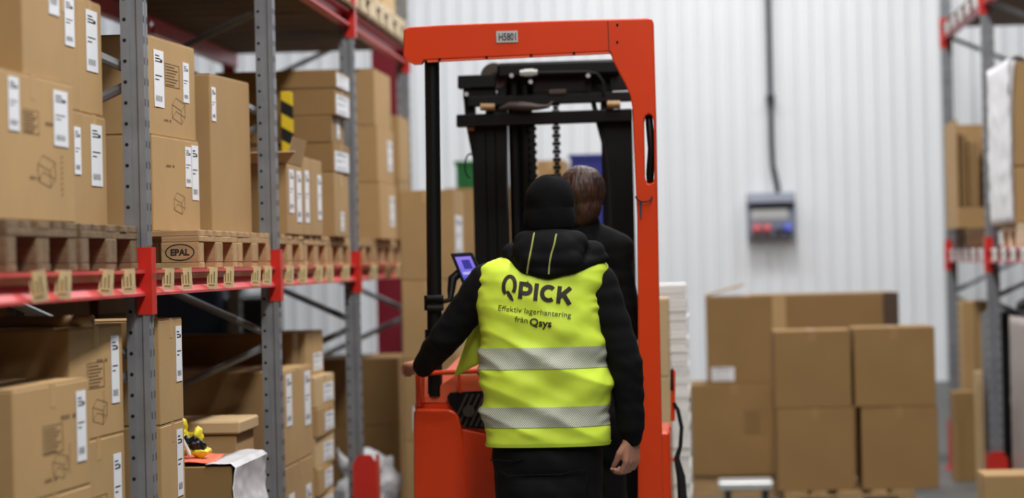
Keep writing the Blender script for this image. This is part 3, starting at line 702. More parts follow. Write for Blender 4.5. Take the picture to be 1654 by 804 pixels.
MB().box((-Lb + .3, .002, .578), (-.002, .6, .583)).build('flap', 'cardboard_brown', t)
MB().box((-.10, -.003, .30), (.004, .0, .585)).build('painted_dark_side', 'cardboard_shade', t)  # shaded side of the carton painted as a dark strip
tr = thing('metal_tray', 'grey metal tray on floor in front of the stained brown carton', 'tray', (at(1206, 790, 16.75).x, 16.70, 0))
MB().box((-.18, 0, .10), (.17, .33, .155)).build('tray_body', 'zinc_plate', tr, bevel=.01)
for s in (-.14, .10): MB().box((s, .05, 0), (s + .04, .28, .10)).build('foot', 'steel_dark', tr)
# small carton in front of the right rack
p = at(1591, 770, 13.62)
carton('small tan carton on the floor at lower right corner', p.x + .6, 13.62, 0.001, .40, .6, at(1588, 769, 13.62).z, 0, m='cardboard', group=None)
# ------------------------------------------------------------------ right rack goods
g5 = 'goods on the right rack'
pallet('dark wooden pallet on the right shelf under the open-fronted carton', XR + 1.19, 17.9, Z1 + .012, 'wood_old', 'pallets on the right shelf')
pallet('light wooden pallet on the right shelf under the film-wrapped load', XR + 1.24, 15.5, Z1 + .012, 'wood_pale', 'pallets on the right shelf')
PTR = Z1 + .012 + .146
t = thing('open_carton', 'tall open-fronted carton holding upright boards on right shelf', 'box', (at(1545, 280, 18.0).x, 18.0, PTR), 0, g5)
hh = at(1545, 193, 18.0).z - PTR
MB().box((0, 0, 0), (.012, .8, hh)).build('side_panel', 'cardboard', t); MB().box((.62, 0, 0), (.632, .8, hh)).build('side_panel', 'cardboard', t)
MB().box((.012, .78, 0), (.62, .8, hh)).build('back_panel', 'cardboard', t); MB().box((.012, 0, 0), (.62, .78, .012)).build('bottom_panel', 'cardboard', t)
MB().box((.012, 0, .012), (.62, .012, .14)).build('front_panel', 'cardboard', t)
for i, (xx, w, h_) in enumerate(((.03, .055, .86), (.10, .06, .80), (.20, .05, .9))):
    q = thing('cardboard_profile', ['left', 'middle', 'right'][i] + ' upright cardboard board inside the open-fronted carton', 'board', (at(1545, 280, 18.0).x + xx, 18.1, PTR + .013), 0, g5)
    MB().box((0, 0, 0), (w, .35, hh * h_)).build('board', 'cardboard', q, bevel=.004)
    MB().box((w * .4, -.002, .02), (w * .6, 0, hh * h_ - .02)).build('fold_line', 'ink_soft', q)
t = thing('wrapped_load', 'two-high brown cartons wrapped in white film on right shelf', 'pallet load', (at(1635, 250, 15.55).x, 15.55, PTR), 0, g5)
h1 = at(1640, 270, 15.55).z - PTR; h2 = at(1640, 100, 15.55).z - PTR
MB().box((0, 0, 0), (1.0, 1.1, h1)).build('carton_body', 'cardboard', t, bevel=.01); MB().box((.0, 0, h1 + .004), (1.0, 1.1, h2)).build('carton_body', 'cardboard', t, bevel=.01)
def wrapf(u, v):
    n = noise.noise(Vector((u * 5, v * 8, 1)))
    return Vector((-.012 - abs(n) * .02, -.02 + u * 1.13, v * (h2 + .02)))
sheet_grid('film', wrapf, 24, 24, 'plastic_white', t)
def wrapg(u, v):
    n = noise.noise(Vector((u * 6, v * 9, 5)))
    w = .03 + .14 * max(0, (v - .0)) ** 1 * 0 + (.12 if False else 0)
    return Vector((-.012 + u * (.012 + .03 * v ** 6), -.012 - abs(n) * .012, v * (h2 + .012)))
sheet_grid('film', wrapg, 10, 24, 'film', t)
def wraph(u, v):
    n = noise.noise(Vector((u * 8, v * 8, 9)))
    return Vector((-.015 + u * .9, -.014 + v * 1.1, h2 + .012 + abs(n) * .05))
sheet_grid('film', wraph, 24, 20, 'film', t)
# lower level, right rack
t = thing('wrapped_load', 'grey film-wrapped pallet load below the right shelf', 'pallet load', (1.94, 15.5, 0), 0, g5)
hq = at(1621, 517, 15.5).z
mbq = sheet_grid('film', lambda u, v: Vector((-.015 - .012 * abs(noise.noise(Vector((u * 6, v * 9, 2)))), u * .9, .145 + v * (hq - .14))), 16, 20, 'grey_film', t)
sheet_grid('film', lambda u, v: Vector((-.015 + u * .8, -.012 - .014 * abs(noise.noise(Vector((u * 6, v * 9, 7)))), .145 + v * (hq - .14))), 16, 20, 'grey_film', t)
MB().box((0, 0, .145), (.8, .9, hq)).build('goods', 'grey_film', t, bevel=.01)
for a_ in (0, .4, .8): MB().box((0, a_, 0), (.8, a_ + .1, .144)).build('skid', 'wood_old', t)
t = thing('tall_carton', 'tall slim tan carton standing behind the right upright', 'box', (at(1556, 600, 18.5).x, 18.5, 0), 0, g5)
hq2 = at(1556, 486, 18.5).z
MB().box((0, 0, 0), (.24, .3, hq2)).build('carton_body', 'cardboard', t, bevel=.006); MB().box((.09, -.002, 0), (.10, 0, hq2 - .01)).build('fold_line', 'ink_soft', t)
t = thing('tall_carton', 'narrow pale carton strip leaning low beside the right upright', 'box', (at(1577, 680, 17.9).x, 17.9, 0), 0, g5)
MB().box((0, 0, 0), (.06, .1, at(1577, 600, 17.9).z)).build('carton_body', 'cardboard_pale', t, bevel=.004); MB().box((.02, -.002, .02), (.026, 0, .7)).build('fold_line', 'ink_soft', t)
t = thing('tall_carton', 'short dark brown carton between the two right uprights', 'box', (at(1541, 690, 18.2).x, 18.2, 0), 0, g5)
MB().box((0, 0, 0), (.15, .25, at(1541, 633, 18.2).z)).build('carton_body', 'cardboard_brown', t, bevel=.006); MB().box((.05, -.002, .02), (.056, 0, .45)).build('fold_line', 'ink_soft', t)
t = thing('shrouded_load', 'black shrouded load behind the near right upright', 'pallet load', (at(1607, 650, 17.0).x, 17.15, 0), 0, g5)
MB().box((0, 0, .1), (.8, .6, 1.2)).build('shroud', 'black_film', t, bevel=.04, seg=2)
for a_ in (0, .25, .5): MB().box((0, a_, 0), (.8, a_ + .1, .1)).build('skid', 'wood_old', t)
# ------------------------------------------------------------------ wall socket box and conduit
p = at(1245, 347, WALL_Y - .05); z0 = at(1245, 382, WALL_Y - .05).z; z1 = at(1245, 312, WALL_Y - .05).z; w = .19
t = thing('socket_box', 'grey electrical socket box with red and blue sockets on rear wall', 'socket box', (p.x, WALL_Y - .03, z0))
hb = z1 - z0
MB().prism([(-w, 0, hb), (-w, -.13, hb), (-w, -.16, hb * .78), (-w, -.12, hb * .74), (-w, -.12, .0), (-w, 0, 0)], (2 * w, 0, 0)).build('housing', 'grey_box', t, bevel=.006)
MB().box((-w + .035, -.124, hb * .40), (w - .06, -.121, hb * .62)).build('breaker_window', 'zinc_plate', t)
MB().box((-w + .02, -.123, hb * .60), (w - .02, -.1205, hb * .72)).build('window_frame', 'navy', t)
for i, (xx, m) in enumerate(((-.115, 'socket_red'), (-.035, 'socket_red'), (.055, 'socket_blue_dark'), (.13, 'socket_blue'))):
    MB().lathe([(.036, 0), (.036, .045), (.03, .055), (.001, .055)], 20).build('socket', m, t, True)
    o = bpy.data.objects[-1] if False else [c for c in t.children if c.name.startswith('socket')][-1]
    o.location = (xx, -.118, hb * .15); o.rotation_euler = (math.radians(65), 0, 0)
q = at(1250, 306, WALL_Y - .07)
pts = [(q.x + .03, WALL_Y - .07, z1 - .005), (q.x + .03, WALL_Y - .07, z1 + .05), (q.x - .005, WALL_Y - .05, z1 + .22), (q.x - .01, WALL_Y - .05, z1 + .4), (q.x - .01, WALL_Y - .05, 6.5)]
t = thing('cable_conduit', 'grey cable conduit running up the rear wall from the socket box', 'conduit', pts[0])
mb = MB().tube([Vector(a) - Vector(pts[0]) for a in pts], .022, 12); mb.build('pipe', 'steel_dark', t, True)
for k in range(4): MB().box((-.075, -.03, .75 + k * .9), (-.005, .05, .78 + k * .9)).build('pipe_clip', 'steel_dark', t)
# ------------------------------------------------------------------ reach truck
TY = 10.8
ORG = Vector((at(860, 1020, TY).x, TY, 0))
truck = thing('reach_truck', 'orange reach truck with black mast and overhead guard in the aisle', 'forklift', ORG)
def tb(mb, name, m, parent=None, smooth=False, bevel=0, seg=1):
    if parent is None: return mb.build(name, m, truck, smooth, bevel, seg, -ORG)
    return mb.build(name, m, parent, smooth, bevel, seg)
def plate(outer, holes, d):
    bm = bmesh.new(); es = []
    for lp in [outer] + holes:
        vs = [bm.verts.new(p) for p in lp]
        es += [bm.edges.new((vs[i], vs[(i + 1) % len(vs)])) for i in range(len(vs))]
    bmesh.ops.triangle_fill(bm, use_beauty=True, edges=es)
    r = bmesh.ops.extrude_face_region(bm, geom=list(bm.faces))
    for v in [g for g in r['geom'] if isinstance(g, bmesh.types.BMVert)]: v.co += Vector(d)
    mb = MB(); bm.verts.index_update()
    mb.add([v.co.copy() for v in bm.verts], [tuple(v.index for v in f.verts) for f in bm.faces]); bm.free()
    return mb
T = lambda x, y, Y=TY: at(x, y, Y)
outer = [(652, 47), (662, 43.5), (720, 40), (900, 33), (1030, 29.5), (1046, 29), (1053, 31), (1055.5, 36), (1060, 200), (1064, 450), (1071, 804), (1075, 985),
         (1034, 985), (1030, 804), (1031, 600), (1029, 350), (1023.5, 230), (1021.5, 175), (1018, 155), (1011, 138), (1000, 118), (991, 100), (985, 83.5),
         (900, 87.5), (800, 92), (700, 96.5), (664, 99), (655, 97), (651, 90)]
slot = arc(1048.5, 196, 7, 13, 180, 360, 8); slot = [(x, 392 - y) for x, y in slot]
slot = [(x, 196 - (y - 196)) if False else (x, y) for x, y in slot]
slot = [(1041.5 + 0 * 1, 286), (1044, 294), (1049.5, 297), (1055, 294), (1056.8, 286), (1055.6, 196), (1053, 187), (1048, 184), (1043, 187), (1040, 196)]
og = tb(plate([T(*p) for p in outer], [[T(*p) for p in slot]], (0, .13, 0)), 'overhead_guard', 'truck_orange')
bv = og.modifiers.new('edge', 'BEVEL'); bv.width = .006; bv.segments = 2; bv.limit_method = 'ANGLE'; bv.angle_limit = math.radians(50)
tb(MB().prism([T(690, 97.5), T(985, 83.5), T(985, 86), T(690, 100.5)], (0, .03, 0)), 'guard_lip', 'truck_lip')
for x_ in (710, 786, 858, 927): tb(MB().ring(T(x_, 96 - (x_ - 690) * .047 + 1, TY - .004), T(x_, 96 - (x_ - 690) * .047 + 1, TY + .01), .006, .006, 10), 'guard_bolt', 'black_metal')
for y_ in (40, 68): tb(MB().ring(T(997, y_, TY - .003), T(997, y_, TY + .01), .005, .005, 10), 'guard_bolt', 'black_metal')
seam = MB().prism([T(981, 34, TY), T(982.5, 34, TY), T(984.5, 84, TY), T(983, 84, TY)], (0, -.0012, 0)); tb(seam, 'guard_seam', 'ink')
# number plate
npl = tb(MB().prism([T(801.5, 50.5), T(836, 49.5), T(836.5, 68), T(802, 69)], (0, -.004, 0)), 'number_plate', 'zinc_plate')
vs, fs = text_mesh('H5801', 1.0, 0.02); wx = max(v.x for v in vs)
mb = MB(); a = T(805, 65.4, TY - .006); b = T(833.5, 64.6, TY - .006); hgt = (T(805, 53.5).z - T(805, 65.4).z)
mb.add([a + (b - a) * (v.x / wx) + Vector((0, 0, v.z / 0.72 * hgt)) for v in vs], fs); mb.build('plate_text', 'ink', npl)
# roof bars and forward rails of the guard
zr = T(850, 40).z
for x_ in (690, 760, 830, 900, 970): p = T(x_, 42); tb(MB().box((p.x - .012, TY + .12, zr - .05), (p.x + .012, 11.42, zr - .015)), 'roof_bar', 'truck_orange')
p = T(1040, 60); tb(MB().box((p.x - .03, TY + .12, zr - .09), (p.x + .03, 11.45, zr - .01)), 'roof_rail', 'truck_orange')
p = T(664, 60); tb(MB().box((p.x - .02, TY + .12, zr - .09), (p.x + .02, 11.45, zr - .03)), 'roof_rail', 'truck_orange')
tb(MB().box((T(664, 60).x - .02, 11.40, zr - .05), (T(1040, 60).x + .03, 11.45, zr - .015)), 'roof_bar', 'truck_orange')
# grab handle inside the slot, key ring
tb(MB().tube([T(1047, 176, TY + .06), T(1049, 200, TY + .04), T(1052, 240, TY + .035), T(1050, 280, TY + .04), T(1050, 300, TY + .06)], [.013, .016, .015, .017, .013], 10), 'grab_handle', 'black_metal', smooth=True)
kr = tb(MB().tube([T(1027 + 13 * (1 - math.cos(a)) , 317 + 9 * math.sin(a), TY - .01 - .01 * math.sin(a)) for a in [math.pi * i / 10 for i in range(11)]], .0035, 6), 'key_ring', 'black_metal')
tb(MB().prism([T(1033, 326), T(1037, 326), T(1036.5, 352), T(1034, 352)], (0, -.006, 0)), 'key', 'steel_dark')
# left post
tb(MB().tube([T(697.5, 90, TY + .06), T(700, 300, TY + .06), T(703, 640, TY + .06)], .031, 18), 'guard_post', 'black_metal', smooth=True)
tb(MB().prism([T(655, 96), T(684, 96), T(681, 103), T(668, 104)], (0, .05, 0)), 'post_bracket', 'truck_orange')
# body, left rear
XL = T(667, 700).x
def body_outline(z, r, x0, x1, y0, y1):
    pts = []
    for cx, cy, a0 in ((x0 + r, y0 + r, 180), (x1 - .03, y0 + .03, 270), (x1 - .03, y1 - .03, 0), (x0 + .03, y1 - .03, 90)):
        rr = r if a0 == 180 else .03
        for k in range(7):
            a_ = math.radians(a0 + 90 * k / 6); pts.append((cx + rr * math.cos(a_), cy + rr * math.sin(a_), z))
    return pts
x1b = T(822, 700).x
ztop = T(700, 652).z
tb(MB().prism(body_outline(.18, .07, XL, x1b, TY + .03, 12.0), (0, 0, ztop - .18)), 'body_shell', 'truck_orange', smooth=True)
# raised side cover with a rounded shoulder
cov = [(668, 990), (668, 668), (669.5, 662), (674, 660), (725, 661), (735, 665), (741, 674), (744, 690), (757, 804), (768, 990)]
o = tb(MB().prism([T(x, y, TY) for x, y in cov], (0, .035, 0)), 'side_cover', 'truck_orange'); bv = o.modifiers.new('edge', 'BEVEL'); bv.width = .012; bv.segments = 3; bv.limit_method = 'ANGLE'
cov2 = [(757, 990), (745, 692), (790, 702), (812, 706), (822, 990)]
o = tb(MB().prism([T(x, y, TY + .012) for x, y in cov2], (0, .03, 0)), 'lower_cover', 'truck_orange'); bv = o.modifiers.new('edge', 'BEVEL'); bv.width = .006; bv.segments = 2; bv.limit_method = 'ANGLE'
# console wedge, tray and rail above the body
zc = T(700, 606).z
tb(MB().add([T(674, 650, TY + .04), T(790, 650, TY + .04), T(790, 606, TY + .04), T(735, 606, TY + .04), T(676, 606, TY + .40), T(790, 606, TY + .40), T(674, 650, TY + .40), T(790, 650, TY + .40)],
            [(0, 1, 2, 3), (0, 3, 4), (3, 2, 5, 4), (0, 4, 6), (1, 7, 5, 2), (6, 4, 5, 7), (0, 6, 7, 1)]), 'console_wedge', 'truck_lip')
tb(MB().tube([T(676, 655, TY + .02), T(675, 606, TY + .015), T(678, 603, TY + .01), T(700, 602, TY), T(745, 600, TY), T(800, 598, TY)], .0105, 10), 'rear_rail', 'truck_orange', smooth=True)
tb(MB().tube([T(741, 601, TY), T(742, 615, TY + .005), T(744, 634, TY + .01)], .006, 8), 'rail_strut', 'truck_orange', smooth=True)
tb(MB().tube([T(683, 603, TY + .005), T(683, 650, TY + .02)], .008, 8), 'rail_strut', 'truck_orange', smooth=True)
tb(MB().add([T(718, 600, TY + .25), T(800, 596, TY + .25), T(800, 572, TY + .45), T(742, 576, TY + .45), T(718, 600, TY + .6), T(800, 596, TY + .6)],
            [(0, 1, 2, 3), (0, 3, 4), (3, 2, 5, 4), (1, 5, 2), (0, 4, 5, 1)]), 'console_lid', 'truck_lip')
# vent grille
vent = [(722, 641), (727, 634), (800, 630), (800, 694), (752, 690), (745, 684), (741, 668), (727, 655)]
vo = tb(MB().prism([T(x, y, TY + .020) for x, y in vent], (0, .012, 0)), 'vent_grille', 'black_metal')
for k in range(9):
    x_ = 728 + k * 9.5
    q = [(x_, 690), (x_ + 5, 690), (x_ + 32, 632), (x_ + 27, 632)]
    x_lo = 722
    def clipx(p):
        return p
    pts = []
    for s in (0.0, 1.0):
        pass
    y0_, y1_ = 688, 636
    while y0_ > 640 and x_ + (690 - y0_) * .46 < 722 + max(0, (y0_ - 655)) * .55 + 3: y0_ -= 2
    xa_, xb_ = x_ + (690 - y0_) * .46, x_ + (690 - y1_) * .46
    MB().prism([T(xa_, y0_, TY + .018), T(xa_ + 4, y0_, TY + .018), T(xb_ + 4, y1_, TY + .018), T(xb_, y1_, TY + .018)], (0, -.008, 0)).build('slat', 'grey_pulley', vo)
MB().ring(T(757, 664, TY + .012), T(757, 664, TY + .004), .026, .024, 24).build('vent_badge', 'grey_pulley', vo)
# base and running gear (mostly below the frame)
XRr = T(1074, 900).x
tb(MB().box((XL, TY + .05, .08), (XRr, 12.0, .26)), 'base_frame', 'black_metal', bevel=.02)
tb(MB().box((x1b, TY + .05, .26), (XRr - .12, 11.5, .285)), 'operator_floor', 'black_rubber')
tb(MB().box((x1b, 11.55, .26), (XRr - .02, 12.0, 1.05)), 'front_console', 'black_metal', bevel=.03)
for xx in (XL + .06, XRr - .18):
    tb(MB().box((xx, 12.0, .06), (xx + .12, 13.0, .2)), 'support_leg', 'black_metal', bevel=.01)
    tb(MB().lathe([(.001, -.05), (.10, -.05), (.11, -.04), (.11, .04), (.10, .05), (.001, .05)], 24, (xx + .06, 12.86, .11), 'X'), 'load_wheel', 'black_rubber', smooth=True)
tb(MB().lathe([(.001, -.06), (.15, -.06), (.165, -.05), (.165, .05), (.15, .06), (.001, .06)], 28, ((XL + XRr) / 2 - .2, TY + .4, .165), 'X'), 'drive_wheel', 'black_rubber', smooth=True)
# mast
MY = 12.15
M = lambda x, y, Y=MY: at(x, y, Y)
def rail(px, wpx, ytop, name='mast_rail', dep=.12, m='black_metal', Y=MY):
    a_ = at(px - wpx / 2, 400, Y).x; b_ = at(px + wpx / 2, 400, Y).x; zt_ = at(px, ytop, Y).z; w = b_ - a_; th = .012
    # I-section rail
    prof = [(0, 0), (w, 0), (w, th), (w / 2 + th / 2, th), (w / 2 + th / 2, dep - th), (w, dep - th), (w, dep), (0, dep), (0, dep - th), (w / 2 - th / 2, dep - th), (w / 2 - th / 2, th), (0, th)]
    tb(MB().prism([(a_ + x, Y + y, .1) for x, y in prof], (0, 0, zt_ - .1)), name, m)
for px_, w_, yt_ in ((777, 21, 190), (796, 14, 190), (813, 17, 165), (986, 18, 165), (1003, 16, 190), (1018, 14, 190)): rail(px_, w_, yt_)
for px_, w_, yt_ in ((778, 20, 186), (800, 22, 150), (985, 20, 150), (1010, 26, 186)): rail(px_, w_, yt_, 'inner_mast_rail', .12, 'black_metal', MY + .16)
def vbar(x0, x1, y0, y1, Y, d, name, m='black_metal', sl=-.035, bevel=.004, parent=None):
    return tb(MB().prism([M(x0, y0 + (x0 - 880) * sl, Y), M(x1, y0 + (x1 - 880) * sl, Y), M(x1, y1 + (x1 - 880) * sl, Y), M(x0, y1 + (x0 - 880) * sl, Y)], (0, d, 0)), name, m, bevel=bevel)
vbar(803, 1000, 99, 123, MY - .05, .10, 'mast_crosshead', bevel=.012)
vbar(803, 990, 120, 152, MY + .06, .02, 'mast_back_plate')
vbar(755, 1021, 152, 168, MY - .04, .06, 'mast_crossbar')
vbar(737, 1021, 180, 200, MY - .06, .08, 'mast_crossbar')
vbar(985, 1018, 100, 150, MY, .05, 'mast_gusset')
vbar(860, 955, 122, 150, MY + .0, .03, 'chain_anchor_plate')
vbar(739, 800, 117, 138, MY - .03, .08, 'pulley_bracket')
vbar(748, 800, 138, 156, MY - .0, .08, 'pulley_bracket')
vbar(803, 819, 100, 400, MY + .02, .08, 'mast_rail_inner')
tb(MB().prism([M(748, 150), M(766, 150), M(770, 260), M(764, 260), M(752, 200)], (0, .06, 0)), 'hose_guard', 'black_metal')
pc = M(799, 124, MY + .035)
pu = tb(MB().lathe([(.001, -.025), (.062, -.025), (.066, -.018), (.056, -.008), (.056, .008), (.066, .018), (.062, .025), (.001, .025)], 32, pc, 'Y'), 'hose_pulley', 'grey_pulley', smooth=True)
MB().lathe([(.001, -.034), (.018, -.034), (.018, .03), (.001, .03)], 16, pc, 'Y').build('pulley_hub', 'black_metal', pu, True)
# lift cylinders, hoses, fittings, chain
for px_, r_ in ((836, .030), (854, .032)): p = M(px_, 400, MY + .05); tb(MB().ring((p.x, p.y, .3), (p.x, p.y, M(px_, 128).z), r_, r_, 20), 'lift_cylinder', 'black_metal', smooth=True)
tb(MB().ring((M(866, 400).x, MY + .03, .3), (M(866, 400).x, MY + .03, M(866, 200).z), .006, .006, 8), 'hose', 'black_rubber', smooth=True)
def chain(px, ytop, name):
    mb = MB(); p = M(px, 300, MY - .02); z = .6; zt_ = M(px, ytop).z; k = 0
    while z < zt_:
        mb.box((p.x - (.019 if k % 2 else .012), p.y - .006, z), (p.x + (.019 if k % 2 else .012), p.y + .006, z + .017)); z += .0185; k += 1
    tb(mb, name, 'black_metal')
chain(900.5, 158, 'lift_chain'); chain(862, 200, 'lift_chain')
for px_ in (900.5,): vbar(886, 915, 145, 153, MY - .05, .02, 'chain_anchor', 'grey_pulley')
tb(MB().tube([M(860, 118, MY - .07), M(900, 117, MY - .07), M(945, 116, MY - .07), M(965, 119, MY - .07), M(974, 132, MY - .07), M(976, 152, MY - .06)], .007, 8), 'hydraulic_hose', 'black_rubber', smooth=True)
for a_, b_, r_ in (((840, 118), (868, 117), .014), ((846, 118), (862, 117), .018)): tb(MB().ring(M(*a_, MY - .07), M(*b_, MY - .07), r_, r_, 6), 'hose_fitting', 'zinc_plate')
for x_, y_ in ((826, 122), (950, 122), (857, 132), (753, 152)): tb(MB().ring(M(x_, y_, MY - .075), M(x_, y_, MY - .02), .011, .011, 6), 'bolt', 'zinc_plate')
tb(MB().ring(M(776, 173, MY - .07), M(799, 173, MY - .07), .017, .017, 16), 'spacer_roller', 'brass_dull', smooth=True)
tb(MB().ring(M(981, 169, MY - .07), M(1002, 169, MY - .07), .019, .019, 16), 'spacer_roller', 'brass_dull', smooth=True)
tb(MB().ring(M(755, 207, MY - .02), M(766, 207, MY - .02), .014, .014, 12), 'spacer_roller', 'brass_dull', smooth=True)
tb(MB().tube([M(806, 175, MY - .08), M(822, 171, MY - .08), M(845, 172, MY - .08), M(868, 173, MY - .08), M(885, 172, MY - .07), M(893, 164, MY - .06)], [.004, .018, .024, .015, .009, .006], 10), 'valve_block', 'grey_pulley', smooth=True)
tb(MB().tube([M(957, 160, MY), M(966, 196, MY), M(978, 240, MY), M(984, 300, MY), M(986, 420, MY)], .012, 8), 'hydraulic_hose', 'black_rubber', smooth=True)
tb(MB().tube([M(760 + 9 * math.cos(a), 268 + 20 * math.sin(a), MY - .03) for a in [1.6 + i * .5 for i in range(8)]], .004, 6), 'cable_loop', 'black_rubber', smooth=True)
tb(MB().box((M(770, 400).x, MY + .32, .12), (M(1015, 400).x, MY + .36, .62)), 'fork_carriage', 'black_metal', bevel=.01)
for px_ in (830, 950): p = M(px_, 500); tb(MB().box((p.x - .05, MY + .36, .12), (p.x + .05, MY + 0.95, .16)), 'fork', 'black_metal', bevel=.01)
# right flank details of the truck
tb(MB().prism([T(1083, 680, 11.6), T(1084, 600, 11.6), T(1089, 596, 11.6), T(1091, 602, 11.6), T(1090, 680, 11.6)], (0, .05, 0)), 'flank_bar', 'truck_orange', bevel=.003)
tb(MB().prism([T(1082.5, 630, 11.595), T(1083, 598, 11.595), T(1087, 594, 11.595), T(1088, 630, 11.595)], (0, .05, 0)), 'flank_bar_cap', 'black_metal')
tb(MB().box((T(1060, 700, 11.6).x - .02, 11.3, .26), (T(1083, 700, 11.6).x, 11.95, T(1075, 690, 11.6).z)), 'flank_panel', 'truck_orange', bevel=.01)
tb(MB().tube([T(1088, 650, 11.58), T(1095, 662, 11.58), T(1101, 690, 11.58), T(1099, 720, 11.58), T(1093, 740, 11.58), T(1100, 770, 11.58), T(1104, 830, 11.58)], [.008, .009, .009, .009, .013, .02, .022], 10), 'cable', 'black_rubber', smooth=True)
tb(MB().tube([T(1083, 690, 11.58), T(1079, 715, 11.58), T(1083, 740, 11.58), T(1093, 745, 11.58)], .005, 8), 'cable', 'truck_orange', smooth=True)
# ------------------------------------------------------------------ vehicle terminal on the post
t = thing('vehicle_terminal', 'tablet terminal with lit violet screen on the black guard post', 'tablet', T(720, 470, TY - .02)); to = t.location.copy()
tl = lambda x, y, Y: at(x, y, Y) - to
sc = [(727, 409), (762, 407), (790, 470), (752, 472)]
hz = MB().prism([tl(x, y, TY + .05 + (.02 if x > 755 else 0)) for x, y in sc], (.0, .03, .0)).build('housing', 'black_metal', t, bevel=.004)
s4 = [at(735, 415, TY + .046), at(760, 413.5, TY + .058), at(784, 466, TY + .061), at(756, 468, TY + .05)]
cen = sum(s4, Vector()) / 4
so = MB().prism([p - cen for p in s4], (0, -.004, 0)).build('screen', 'screen', t, loc=cen - to)
q = lambda u, v: s4[3] * (1 - u) * (1 - v) + s4[2] * u * (1 - v) + s4[0] * (1 - u) * v + s4[1] * u * v - cen + Vector((0, -.0055, 0))
MB().add([q(.3, .62), q(.82, .62), q(.82, .9), q(.3, .9)], [(0, 1, 2, 3)]).build('screen_window', 'screen_dark', so)
MB().add([q(.1, .46), q(.95, .46), q(.95, .54), q(.1, .54)], [(0, 1, 2, 3)]).build('screen_bar', 'screen_light', so)
MB().tube([tl(742, 440, TY + .08), tl(731, 450, TY + .07), tl(729, 468, TY + .06), tl(727, 484, TY + .04), tl(712, 488, TY + .04)], [.018, .02, .017, .012, .01], 12).build('mount_arm', 'black_metal', t, True)
MB().ring(tl(700.6, 477, TY + .06), tl(701, 501, TY + .06), .041, .041, 20).build('post_clamp', 'black_metal', t, True)
for y_ in (481, 497): MB().ring(tl(690, y_, TY + .01), tl(716, y_, TY + .01), .012, .012, 8).build('clamp_bolt', 'black_rubber', t, True)
MB().ring(tl(701.5, 532, TY + .06), tl(702, 560, TY + .06), .04, .04, 20).build('post_clamp', 'black_metal', t, True)
# ------------------------------------------------------------------ people
def blob(name, prims, voxel, m, parent=None, org=Vector((0, 0, 0)), smooth=6, amp=0.0, freq=8.0, stretch=(1, 1, 1), fold=None):
    mb = MB()
    for pr in prims:
        if len(pr) == 4:                       # tapered capsule p, r, q, s
            p, r, q_, s = Vector(pr[0]), pr[1], Vector(pr[2]), pr[3]
            d = q_ - p; L_ = d.length; R = d.to_track_quat('Z', 'Y')
            prof = [(max(1e-4, r * math.sin(math.pi / 2 * j / 6)), -r * math.cos(math.pi / 2 * j / 6)) for j in range(7)]
            prof += [(max(1e-4, s * math.cos(math.pi / 2 * j / 6)), L_ + s * math.sin(math.pi / 2 * j / 6)) for j in range(7)]
            k = len(mb.v); mb.lathe(prof, 16)
            for i in range(k, len(mb.v)): mb.v[i] = p + R @ mb.v[i]
        else:                                  # ellipsoid centre, radii, (rotation)
            c, rad = Vector(pr[0]), pr[1]; R = pr[2] if len(pr) > 2 else Matrix.Identity(3)
            k = len(mb.v)
            mb.lathe([(max(1e-4, math.sin(math.pi * j / 12)), -math.cos(math.pi * j / 12)) for j in range(13)], 20)
            for i in range(k, len(mb.v)): v = mb.v[i]; mb.v[i] = c + R @ Vector((v.x * rad[0], v.y * rad[1], v.z * rad[2]))
    me = mb.mesh('tmp', m); o = bpy.data.objects.new('tmp', me); COL.objects.link(o)
    r_ = o.modifiers.new('r', 'REMESH'); r_.mode = 'VOXEL'; r_.voxel_size = voxel; r_.use_smooth_shade = True
    if smooth: s_ = o.modifiers.new('s', 'SMOOTH'); s_.iterations = smooth; s_.factor = 0.5
    dg = bpy.context.evaluated_depsgraph_get(); me2 = bpy.data.meshes.new_from_object(o.evaluated_get(dg))
    bpy.data.objects.remove(o)
    if amp or fold:
        nrm = [v.normal.copy() for v in me2.vertices]; new = []
        for v, vn in zip(me2.vertices, nrm):
            d = 0
            if amp:
                q_ = Vector((v.co.x * stretch[0], v.co.y * stretch[1], v.co.z * stretch[2])) * freq
                d = amp * (noise.noise(q_) + .5 * noise.noise(q_ * 2.1))
            if fold: d += fold(v.co)
            new.append(v.co + vn * d)
        me2.vertices.foreach_set('co', [c for v in new for c in v])
    for v in me2.vertices: v.co -= org
    me2.materials.clear(); me2.materials.append(MATS[m]); me2.name = name
    for p in me2.polygons: p.use_smooth = True
    return link(name, me2, parent)
def head_prims(c, s=1.0, yaw=0.0):
    """head centred at c, looking along +Y"""
    R = Matrix.Rotation(yaw, 3, 'Z'); V = lambda x, y, z: c + R @ (Vector((x, y, z)) * s)
    return [(V(0, -.012, .02), (.075 * s, .094 * s, .098 * s), R), (V(0, .035, -.055), (.055 * s, .058 * s, .062 * s), R), (V(0, .06, -.085), .022 * s, V(0, .062, -.09), .022 * s),
            (V(0, .088, .0), .012 * s, V(0, .108, -.028), .015 * s), (V(.077, -.005, -.005), (.010 * s, .020 * s, .032 * s), R), (V(-.077, -.005, -.005), (.010 * s, .020 * s, .032 * s), R),
            (V(-.02, .088, -.058), .008 * s, V(.02, .088, -.058), .008 * s)]
